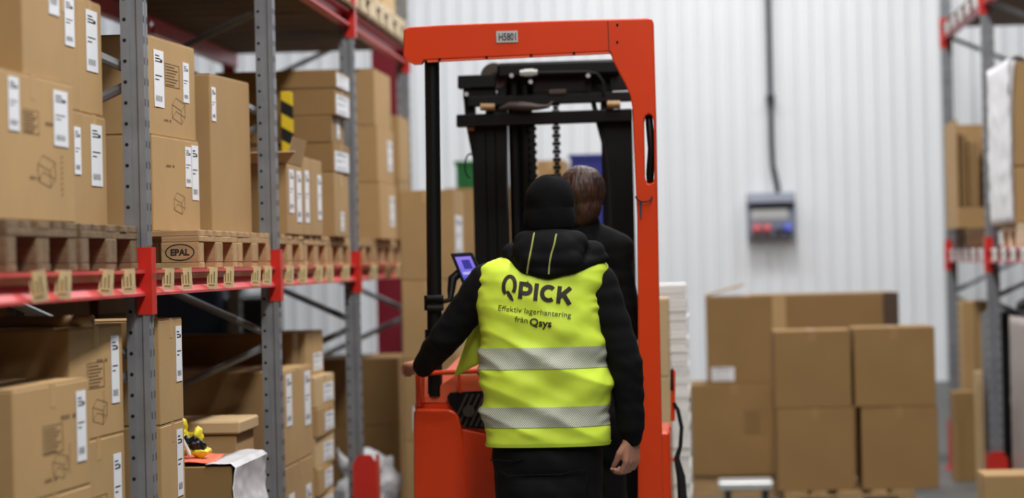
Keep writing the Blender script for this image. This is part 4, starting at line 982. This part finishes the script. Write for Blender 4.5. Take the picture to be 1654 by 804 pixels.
def hand_prims(w, d, palm_n, thumb, curl, s=1.0):
    """w wrist, d pointing to the fingertips, palm_n out of the palm, thumb: direction of the thumb side"""
    d = d.normalized(); palm_n = (palm_n - d * palm_n.dot(d)).normalized(); t_ = d.cross(palm_n); t_ = t_ if t_.dot(thumb) > 0 else -t_
    out = []; k0 = w + d * .085 * s
    for i, off in enumerate((.030, .010, -.010, -.029)):
        out.append((w + t_ * off * .6 * s, .019 * s, k0 + t_ * off * s + d * (-.004 * abs(i - 1)) * s, .0125 * s))
        L_ = (.042, .047, .043, .034)[i] * s; p = k0 + t_ * off * s; ang = 0
        for j, (f, r) in enumerate(((1, .0100), (.66, .0090), (.5, .0080))):
            ang += curl * (.8, 1.15, .9)[j]
            q_ = p + (d * math.cos(ang) + palm_n * math.sin(ang)) * L_ * f
            out.append((p, (.0105, .0098, .0088)[j] * s, q_, r * s)); p = q_
    b0 = w + d * .022 * s + t_ * .024 * s
    b1 = b0 + (t_ * .55 + d * .75 + palm_n * .35).normalized() * .042 * s; b2 = b1 + (d * .95 + palm_n * .5).normalized() * .032 * s; b3 = b2 + (d * .9 + palm_n * .7).normalized() * .024 * s
    out += [(b0, .017 * s, b1, .013 * s), (b1, .0125 * s, b2, .011 * s), (b2, .011 * s, b3, .009 * s)]
    return out
PY = 10.3
J = lambda x, y, Y=PY: at(x, y, Y)
# ---- person in the yellow vest
o1 = Vector((J(885, 900).x, PY, 0))
hc = J(887, 340, PY + .02); nk = J(884, 410, PY - .01)
shL, elL, wrL = J(788, 456), J(718, 548, PY + .06), J(684, 590, PY + .30)
shR, elR, wrR = J(966, 458), J(1012, 590, PY), J(1020, 704, PY + .04)
hipL, hipR = J(845, 745, PY + .0), J(925, 745, PY + .0)
knL, knR = Vector((hipL.x - .02, PY + .03, .50)), Vector((hipR.x + .02, PY + .03, .50))
anL, anR = Vector((hipL.x - .04, PY - .02, .09)), Vector((hipR.x + .04, PY - .02, .09))
ch = J(880, 520); wa = J(884, 640)
body = head_prims(hc) + [(nk, .058, hc, .055), (nk, .07, ch, .12), (ch, (.17, .11, .2)), (wa, (.15, .10, .18)), (J(885, 725), (.16, .11, .12)), (shL, .055, shR, .055),
        (shL, .050, elL, .040), (elL, .040, wrL, .028), (shR, .050, elR, .040), (elR, .040, wrR, .028), (hipL, .085, knL, .056), (knL, .056, anL, .042), (hipR, .085, knR, .056), (knR, .056, anR, .042),
        (anL, .042, anL + Vector((-.01, .16, -.04)), .035), (anR, .042, anR + Vector((.01, .16, -.04)), .035)]
handR = hand_prims(wrR + Vector((-.002, 0, -.005)), Vector((.0, .05, -1)), Vector((-.75, .65, 0)), Vector((-.6, -.8, 0)), .72, 1.12)
grip = J(667, 592, PY + .47)
handL = hand_prims(J(679, 590, PY + .36), Vector((-.55, .8, .10)), Vector((.15, .12, -1)), Vector((1, .4, 0)), .55, .92)
P1 = blob('person', body + handR + handL, .0048, 'skin', None, o1, 5)
P1.location = o1
tag(P1, 'person seen from behind in yellow reflective vest and black beanie, hand on the truck', 'person')
def face(parent, org, c):
    for s in (-1, 1):
        e = MB().lathe([(max(1e-4, .0125 * math.sin(math.pi * j / 8)), -.0125 * math.cos(math.pi * j / 8)) for j in range(9)], 14, c + Vector((s * .031, .079, .012)) - org).build('eye', 'eye_white', parent, True)
        MB().lathe([(.001, 0), (.006, 0), (.006, .002), (.001, .002)], 12, c + Vector((s * .031, .0905, .012)) - org, 'Y').build('iris', 'ink', e)
        MB().tube([c + Vector((s * (.015 + .03 * i / 4), .088 - .012 * i / 4, .032 + .004 * math.sin(i))) - org for i in range(5)], .004, 6).build('eyebrow', 'hair', parent, True)
    MB().tube([c + Vector((.022 * i / 3, .096 - .004 * abs(i) / 3, -.058)) - org for i in range(-3, 4)], .0035, 6).build('lips', 'skin', parent, True)
face(P1, o1, hc)
def sleeve_fold(v):
    return .004 * noise.noise(Vector((v.x * 6, v.y * 6, v.z * 26))) + .003 * noise.noise(Vector((v.x * 22 + v.z * 18, v.y * 10, v.z * 20)))
jk = [(nk, .075, ch, .135), (ch, (.195, .115, .2)), (wa, (.185, .115, .18)), (J(886, 715), (.215, .135, .10)), (shL, .078, shR, .078), (J(850, 412), .06, J(925, 412), .06),
      (shL, .080, elL, .066), (elL, .066, wrL, .048), (shR, .080, elR, .068), (elR, .068, J(1019, 690, PY + .03), .055), (J(1019, 690, PY + .03), .056, J(1020, 704, PY + .04), .046)]
blob('jacket', jk, .008, 'jacket', P1, o1, 4, fold=sleeve_fold)
def leg_fold(v):
    return .006 * noise.noise(Vector((v.x * 7, v.y * 7, v.z * 16 + v.x * 9)))
tr = [(hipL + Vector((0, 0, .05)), .122, knL, .092), (knL, .092, anL + Vector((0, 0, .03)), .082), (hipR + Vector((0, 0, .05)), .122, knR, .092), (knR, .092, anR + Vector((0, 0, .03)), .082),
      (J(884, 738), (.225, .145, .16)), (J(884, 790), (.21, .14, .16))]
blob('trousers', tr, .009, 'trousers', P1, o1, 4, fold=leg_fold)
for an in (anL, anR):
    blob('boot', [(an + Vector((0, 0, .06)), .06, an + Vector((0, -.02, -.03)), .058), (an + Vector((0, 0, -.035)), .052, an + Vector((0, .17, -.045)), .043)], .008, 'black_rubber', P1, o1, 4)
# trouser pockets and stitching
for pts in ([(792, 742), (830, 745), (846, 742)], [(805, 758), (820, 768), (905, 766), (948, 757)], [(952, 756), (945, 800), (940, 860)]):
    MB().tube([J(x, y, PY - .142 + .06 * abs((x - 884) / 100) ** 2.2) - o1 for x, y in pts], .003, 6).build('stitching', 'jacket', P1, True)
# beanie
mb = MB(); n = 40
prof = [(.100, -.062), (.107, -.060), (.110, -.045), (.1095, -.02), (.107, .010), (.1035, .018), (.102, .024), (.103, .04), (.101, .065), (.095, .09), (.083, .115), (.064, .134), (.042, .146), (.02, .151), (.001, .152)]
vs = []
for r, z_ in prof:
    for j in range(n):
        a_ = 2 * math.pi * j / n
        rib = 1 + .006 * math.sin(a_ * 20)
        lean = Vector((.010, 0, 0)) * max(0, z_ / .15)
        x_, y_ = r * rib * math.cos(a_), r * 1.06 * rib * math.sin(a_)
        w_ = .006 * noise.noise(Vector((x_ * 14, y_ * 14, z_ * 20)))
        vs.append(hc + Vector((x_ * .98 + w_, y_ - .008 + w_, z_ - .012 + .10 * x_ * (.5 if z_ < .02 else -.3) + (.004 * math.sin(a_ * 2) if z_ > .1 else 0))) + lean - o1)
mb.add(vs, [(i * n + j, i * n + (j + 1) % n, (i + 1) * n + (j + 1) % n, (i + 1) * n + j) for i in range(len(prof) - 1) for j in range(n)])
bn = mb.build('beanie', 'knit', P1, True)
tag(bn, 'black knitted beanie')
# hood lying on the shoulders
HB = PY - .13
hood_pr = [(J(820, 414, PY - .04), .024, J(848, 432, HB + .005), .026), (J(848, 432, HB + .005), .026, J(884, 441, HB - .005), .028), (J(884, 441, HB - .005), .028, J(925, 433, HB + .005), .026),
           (J(925, 433, HB + .005), .026, J(976, 416, PY - .04), .022), (J(886, 408, HB + .02), (.145, .05, .088)), (J(888, 393, PY - .05), (.108, .09, .068)), (J(850, 392, HB + .05), .05, J(930, 392, HB + .05), .05),
           (J(856, 420, HB + .01), .045, J(924, 420, HB + .01), .045), (J(828, 410, PY - .03), .045, J(958, 408, PY - .03), .05), (J(930, 410, PY - .05), .05, J(968, 414, PY - .04), .03)]
hood = blob('hood', hood_pr, .007, 'jacket', P1, o1, 6, amp=.003, freq=14)
def bvh(o):
    return BVHTree.FromPolygons([v.co.copy() for v in o.data.vertices], [tuple(p.vertices) for p in o.data.polygons])
hb_ = bvh(hood)
def drop(tree, p, off):
    """set a point down on a surface along +Y"""
    h = tree.ray_cast(Vector((p.x, -3, p.z)), Vector((0, 1, 0)))
    return (h[0] + Vector((0, -off, 0))) if h[0] else None
for pts in ([(862, 376), (859, 395), (856, 412), (853, 428), (850, 446)], [(898, 378), (895, 395), (890, 412), (887, 430), (886, 447)]):
    pp = []
    for i in range(len(pts) - 1):
        for k in range(4):
            f = k / 4; x_ = pts[i][0] * (1 - f) + pts[i + 1][0] * f; y_ = pts[i][1] * (1 - f) + pts[i + 1][1] * f
            h = drop(hb_, J(x_, y_, HB - .03) - o1, .001)
            if h: pp.append(h)
    if len(pp) > 2: MB().tube(pp, .0036, 6).build('hood_seam', 'cord', P1, True)
# vest
rows = [(718, 787, 984, .150, .14), (712, 785.5, 985.5, .156, .145), (690, 783, 986, .156, .145), (650, 782, 984, .150, .14), (610, 781, 985, .150, .14), (560, 780, 979, .148, .135), (520, 777, 972, .150, .13), (480, 771, 971, .150, .125),
        (452, 770, 977, .138, .115), (437, 773, 983, .122, .10), (428, 779, 980, .108, .09), (420, 792, 966, .095, .08), (413, 812, 950, .08, .07), (407, 835, 930, .07, .06)]
rows = rows[::-1]
RZ = []
for py, xl, xr, db, df in rows:
    a_, b_ = J(xl, py), J(xr, py); RZ.append(((a_.z + b_.z) / 2, a_.x, b_.x, db, df, py))
RZ.sort(key=lambda r: r[0])
def vest_row(z):
    z = min(max(z, RZ[0][0]), RZ[-1][0])
    for i in range(len(RZ) - 1):
        if RZ[i][0] <= z <= RZ[i + 1][0]:
            f = (z - RZ[i][0]) / (RZ[i + 1][0] - RZ[i][0]); return [RZ[i][k] * (1 - f) + RZ[i + 1][k] * f for k in range(1, 5)]
def vest_pt(a_, z, off=0.0):
    xl, xr, db, df = vest_row(z); cx = (xl + xr) / 2; w = (xr - xl) / 2; c, s = math.cos(a_), math.sin(a_)
    e = 2 / 2.7
    x_ = cx + w * math.copysign(abs(c) ** e, c); y_ = PY + (df if s > 0 else db) * math.copysign(abs(s) ** e, s)
    u = (x_ - cx); zz = z - 1.2
    hgt = (z - RZ[0][0]) / (RZ[-1][0] - RZ[0][0])
    # padded folds: long slanting creases, stronger in the small of the back
    f = 0
    q1 = Vector((u * 2.2 + zz * 1.5, 3.7, zz * 8.5 + u * 4.5)); q2 = Vector((u * 4 - zz * 3, 8.1, zz * 11 - u * 7))
    k = .45 + .75 * math.exp(-((hgt - .40) / .22) ** 2)
    n1 = noise.noise(q1); n2 = noise.noise(q2)
    f += k * (.030 * (1 - 2.6 * abs(n1)) * .6 + .012 * n2) + .003 * noise.noise(Vector((u * 14, 1.0, zz * 22 + u * 10)))
    f += .003 * math.exp(-((abs(u) / w - .95) / .10) ** 2) * math.sin(zz * 100 + 6 * noise.noise(Vector((u * 9, 2, zz * 9))))
    edge = min(1, max(.15, (z - RZ[0][0]) / .05)); f *= edge * (1 if hgt < .93 else max(0, (1 - hgt) / .07))
    f += off
    nx, ny = c, s
    return Vector((x_ + nx * f, y_ + ny * f, z))
def vest_mesh(z0, z1, nz, na, off, name, m, thick=0.0, a0=0, a1=2 * math.pi, close=False):
    mb = MB(); vs = []; closed = abs(a1 - a0 - 2 * math.pi) < 1e-6; cnt = na if closed else na + 1
    for i in range(nz + 1):
        z = z0 + (z1 - z0) * i / nz
        for j in range(cnt): vs.append(vest_pt(a0 + (a1 - a0) * j / na, z, off) - o1)
    fs = [(i * cnt + j, i * cnt + (j + 1) % cnt, (i + 1) * cnt + (j + 1) % cnt, (i + 1) * cnt + j) for i in range(nz) for j in range(cnt if closed else cnt - 1)]
    if close: fs.append(tuple(range(nz * cnt, nz * cnt + cnt)))
    mb.add(vs, fs)
    o = mb.build(name, m, P1, True)
    return o
vest = vest_mesh(RZ[0][0], RZ[-1][0], 110, 160, 0.0, 'vest', 'vest', close=True)
tag(vest, 'padded yellow high-visibility vest with grey reflective bands')
for p in vest.data.polygons: p.use_smooth = True
vb = bvh(vest)
zof = lambda y: J(883, y).z
hem = vest_mesh(zof(718), zof(713), 2, 120, .004, 'vest_hem', 'vest')
for yb in ((559, 593), (654, 686)):
    vest_mesh(zof(yb[1]), zof(yb[0]), 14, 150, .003, 'reflective_band', 'reflective')
# open front panel of the vest, seen under the left arm
def flapv(u, v):
    top = J(776, 500, PY + .06) * (1 - u) + J(756, 540, PY + .20) * u; bot = J(776, 585, PY + .05) * (1 - u) + J(733, 606, PY + .24) * u
    return top * (1 - v) + bot * v + Vector((0, .012 * math.sin(u * 5 + v * 4), 0)) - o1
sheet_grid('vest_front_panel', flapv, 12, 14, 'vest', P1, .012)
# lettering on the back
def cut(vs, fs, step):
    bm = bmesh.new(); bv_ = [bm.verts.new(v) for v in vs]
    for f in fs:
        try: bm.faces.new([bv_[i] for i in f])
        except ValueError: pass
    xs = [v.x for v in vs]; zs_ = [v.z for v in vs]
    for ax, lo, hi in ((Vector((1, 0, 0)), min(xs), max(xs)), (Vector((0, 0, 1)), min(zs_), max(zs_))):
        k = lo + step
        while k < hi:
            bmesh.ops.bisect_plane(bm, geom=list(bm.verts) + list(bm.edges) + list(bm.faces), plane_co=ax * k, plane_no=ax); k += step
    bm.verts.index_update()
    r = ([v.co.copy() for v in bm.verts], [tuple(v.index for v in f.verts) for f in bm.faces]); bm.free(); return r
def decal(name, vs, fs, m, off=.0035):
    """vs in pixels (x, y) -> laid onto the vest"""
    W3 = [J(v[0], v[1], PY - .15) for v in vs]; W3 = [Vector((v.x, 0, v.z)) for v in W3]
    vs2, fs2 = cut(W3, fs, .008); out = []
    for v in vs2:
        h = drop(vb, Vector((v.x - o1.x, 0, v.z - o1.z)), off)
        out.append(h if h else Vector((v.x - o1.x, -.15, v.z - o1.z)))
    mb = MB(); mb.add(out, fs2); me = bpy.data.meshes.new(name); me.from_pydata(mb.v, [], mb.f); me.materials.append(MATS[m])
    return link(name, me, P1)
def glyphs(items, x0, y0, ux, uz):
    """items: list of (strokes, width); unit letters -> pixels. ux = pixel vector of one unit right, uz = one unit up"""
    mb = MB()
    for pts, w_ in items: stroke(mb, pts, w_)
    return [(x0 + v.x * ux[0] + v.z * uz[0], y0 + v.x * ux[1] + v.z * uz[1]) for v in mb.v], mb.f
sw = .24
def letters(word, hgt=1.0):
    out = []; x = 0
    for chh in word:
        if chh == 'P': out += [([(x + .12, 0), (x + .12, 1)], sw), ([(x + .12, .88), (x + .42, .88)] + arc(x + .42, .615, .24, .265, 90, -90, 12) + [(x + .12, .35)], sw)]; x += .86
        elif chh == 'I': out += [([(x + .12, 0), (x + .12, 1)], sw)]; x += .36
        elif chh == 'C': out += [(arc(x + .46, .5, .36, .39, 48, 312, 22), sw)]; x += .92
        elif chh == 'K': out += [([(x + .12, 0), (x + .12, 1)], sw), ([(x + .16, .38), (x + .72, .99)], sw), ([(x + .36, .56), (x + .76, .01)], sw * 1.05)]; x += .9
    return out
v_, f_ = glyphs(letters('PICK'), 836.5, 481.5, (28.8, 3.6), (2.6, -27.5)); decal('vest_lettering', v_, f_, 'ink')
# large Q: open oval with a leaf-shaped tail
v_, f_ = glyphs([(arc(.5, .80, .34, .62, -38, 238, 34), .22)], 807, 480.5, (27.5, 2.2), (2.2, -25)); decal('vest_lettering', v_, f_, 'ink')
mb = MB(); leaf = [(.40, .50), (.52, .46), (.72, .18), (.84, -.10), (.80, -.16), (.62, -.06), (.44, .16), (.36, .38)]
mb.add([(x_, 0, z_) for x_, z_ in leaf], [tuple(range(len(leaf)))])
decal('vest_lettering', [(807 + v.x * 27.5 + v.z * 2.2, 480.5 + v.x * 2.2 - v.z * 25) for v in mb.v], mb.f, 'ink')
def line(txt, x0, y0, x1, y1, hpx, m, bold=0):
    vs, fs = text_mesh(txt, 1.0, bold); wx = max(v.x for v in vs)
    ux = ((x1 - x0) / wx, (y1 - y0) / wx); uz = (hpx * .09, -hpx)
    decal('vest_lettering', [(x0 + v.x * ux[0] + v.z * uz[0], y0 + v.x * ux[1] + v.z * uz[1]) for v in vs], fs, m)
line('Effektiv lagerhantering', 803.5, 501, 922, 513, 12.5, 'ink')
line('fr\u00e5n', 831.5, 519, 852, 521.5, 12.5, 'ink')
line('Qsys', 855, 525, 891, 528.5, 17, 'ink', .022)
# ---- person in the truck
QY = 11.05
K = lambda x, y, Y=QY: at(x, y, Y)
o2 = Vector((K(945, 900).x, QY, .287))
hc2 = K(940, 320, QY); nk2 = K(943, 372, QY - .01)
sL, eL, wL = K(895, 425), K(880, 520, QY + .1), K(900, 570, QY + .3)
sR, eR, wR = K(990, 402), K(1012, 530, QY + .06), K(985, 585, QY + .28)
hL, hR = K(915, 690), K(975, 690)
kL, kR = Vector((hL.x, QY + .02, .72)), Vector((hR.x, QY + .02, .72)); aL, aR = Vector((hL.x - .02, QY - .02, .36)), Vector((hR.x + .02, QY - .02, .36))
body2 = head_prims(hc2, 1.0, .25) + [(nk2, .056, hc2, .052), (nk2, .07, K(944, 500), .12), (K(944, 500), (.16, .11, .18)), (K(944, 620), (.15, .10, .18)), (K(944, 670), (.15, .11, .12)), (sL, .05, sR, .05),
         (sL, .05, eL, .04), (eL, .04, wL, .028), (sR, .05, eR, .04), (eR, .04, wR, .028), (hL, .085, kL, .056), (kL, .056, aL, .042), (hR, .085, kR, .056), (kR, .056, aR, .042),
         (aL, .042, aL + Vector((0, .15, -.03)), .035), (aR, .042, aR + Vector((0, .15, -.03)), .035)]
body2 += hand_prims(wL, Vector((.1, 1, -.1)), Vector((0, -.1, -1)), Vector((1, 0, 0)), .5, .95) + hand_prims(wR, Vector((-.1, 1, -.1)), Vector((0, -.1, -1)), Vector((-1, 0, 0)), .5, .95)
P2 = blob('person', body2, .0055, 'skin', None, o2, 5); P2.location = o2
tag(P2, 'brown-haired person in black jacket standing inside the truck, behind the vest wearer', 'person')
face(P2, o2, hc2)
def hair_fold(v):
    d = v - hc2; a_ = math.atan2(d.x, -d.y)
    return .0035 * noise.noise(Vector((a_ * 9, d.z * 14, 1.3))) + .0022 * math.sin(a_ * 34 + 5 * noise.noise(Vector((a_ * 4, d.z * 20, 0))))
hp = [(hc2 + Vector((0, -.022, .032)), (.102, .108, .106)), (hc2 + Vector((0, -.058, -.04)), (.084, .058, .085)), (hc2 + Vector((.02, .02, .085)), (.062, .085, .045)), (hc2 + Vector((.07, -.02, .0)), (.02, .04, .045)), (hc2 + Vector((-.07, -.02, .0)), (.02, .04, .045))]
blob('hair', hp, .0055, 'hair', P2, o2, 4, fold=hair_fold)
jk2 = [(nk2 + Vector((0, 0, .03)), .068, K(944, 500), .14), (K(944, 500), (.19, .125, .19)), (K(944, 600), (.185, .125, .18)), (K(944, 660), (.19, .13, .10)), (K(906, 408), .075, K(976, 404), .075), (sL, .078, eL, .066), (eL, .066, wL, .05), (sR, .078, eR, .068), (eR, .068, wR, .05),
       (nk2 + Vector((0, 0, .045)), .066, nk2, .075), (K(955, 376), .055, K(996, 404), .078), (K(930, 378), .06, K(955, 376), .055)]
blob('jacket', jk2, .009, 'jacket', P2, o2, 4, fold=sleeve_fold)
tr2 = [(hL, .115, kL, .09), (kL, .09, aL + Vector((0, 0, .03)), .08), (hR, .115, kR, .09), (kR, .09, aR + Vector((0, 0, .03)), .08), (K(944, 675), (.2, .14, .15))]
blob('trousers', tr2, .010, 'trousers', P2, o2, 4, fold=leg_fold)
for an in (aL, aR):
    blob('boot', [(an + Vector((0, 0, .05)), .058, an + Vector((0, -.01, -.02)), .055), (an + Vector((0, 0, -.028)), .046, an + Vector((0, .15, -.032)), .042)], .009, 'black_rubber', P2, o2, 4)
# crumpled sack behind the third upright
so_ = Vector((at(586, 790, 14.7).x, 14.7, 0))
rs = random.Random(3)
pr = [(so_ + Vector((rs.uniform(-.10, .12), rs.uniform(-.08, .08), .10 + .05 * k)), (.12, .12, .12)) for k in range(8)]
pr += [(so_ + Vector((-.10, 0, .45)), .05, so_ + Vector((-.14, 0, .56)), .02), (so_ + Vector((.12, 0, .40)), .06, so_ + Vector((.17, 0, .50)), .02)]
def crumple(v): return .03 * abs(noise.noise(v * 9)) + .015 * abs(noise.noise(v * 21)) - .02
sk_ = blob('plastic_sack', [p if len(p) == 4 else (p[0], p[1]) for p in pr], .014, 'plastic_white', None, so_, 5, fold=crumple)
sk_.location = so_
tag(sk_, 'crumpled white plastic sack on the floor behind the third left upright', 'plastic sack')
# yellow and black packing bundle between the first two left uprights
bo = Vector((at(312, 725, 10.12).x, 10.12, at(340, 752, 9.9).z + .018))
bun = thing('packing_bundle', 'crumpled yellow and black packing bundle beside the coral paper', 'packing bundle', bo)
def crimp(v): return .022 * abs(noise.noise(v * 17)) + .012 * abs(noise.noise(v * 40)) - .012
Bv = lambda x, y, z: bo + Vector((x, y, z))
blob('yellow_wrap', [(Bv(-.05, 0, .03), (.06, .06, .03)), (Bv(-.03, 0, .03), .022, Bv(-.045, 0, .13), .030), (Bv(.02, 0, .085), (.026, .03, .042)), (Bv(.03, .0, .02), (.045, .05, .022))], .006, 'yellow', bun, bo, 2, fold=crimp)
blob('black_wrap', [(Bv(.015, -.02, .055), (.034, .03, .030)), (Bv(.03, -.01, .04), (.03, .03, .025)), (Bv(-.02, -.03, .07), (.014, .012, .022))], .006, 'black_film', bun, bo, 2, fold=crimp)
sheet_grid('strap', lambda u, v: Vector((-.045 + .045 * u + .012 * (v - .5), -.065 - .004 * math.sin(u * 6), .11 - .10 * u + .012 * (v - .5))), 10, 2, 'plastic_white', bun, .002)
# black bag on the grey wrapped load
bg = Vector((2.10, 15.9, hq + .004))
def sag(v): return .03 * abs(noise.noise(v * 8)) + .012 * abs(noise.noise(v * 20)) - .02
o = blob('black_bag', [(bg + Vector((x_, y_, .075)), (.20, .18, .075)) for x_, y_ in ((0, 0), (.2, .04), (.38, 0), (.2, .16))] + [(bg + Vector((.1, 0, .11)), .05, bg + Vector((.05, -.04, .17)), .018)], .012, 'black_film', None, bg, 6, fold=sag)
o.location = bg
tag(o, 'black plastic bag slumped on top of the grey wrapped load', 'bag', 'goods on the right rack')
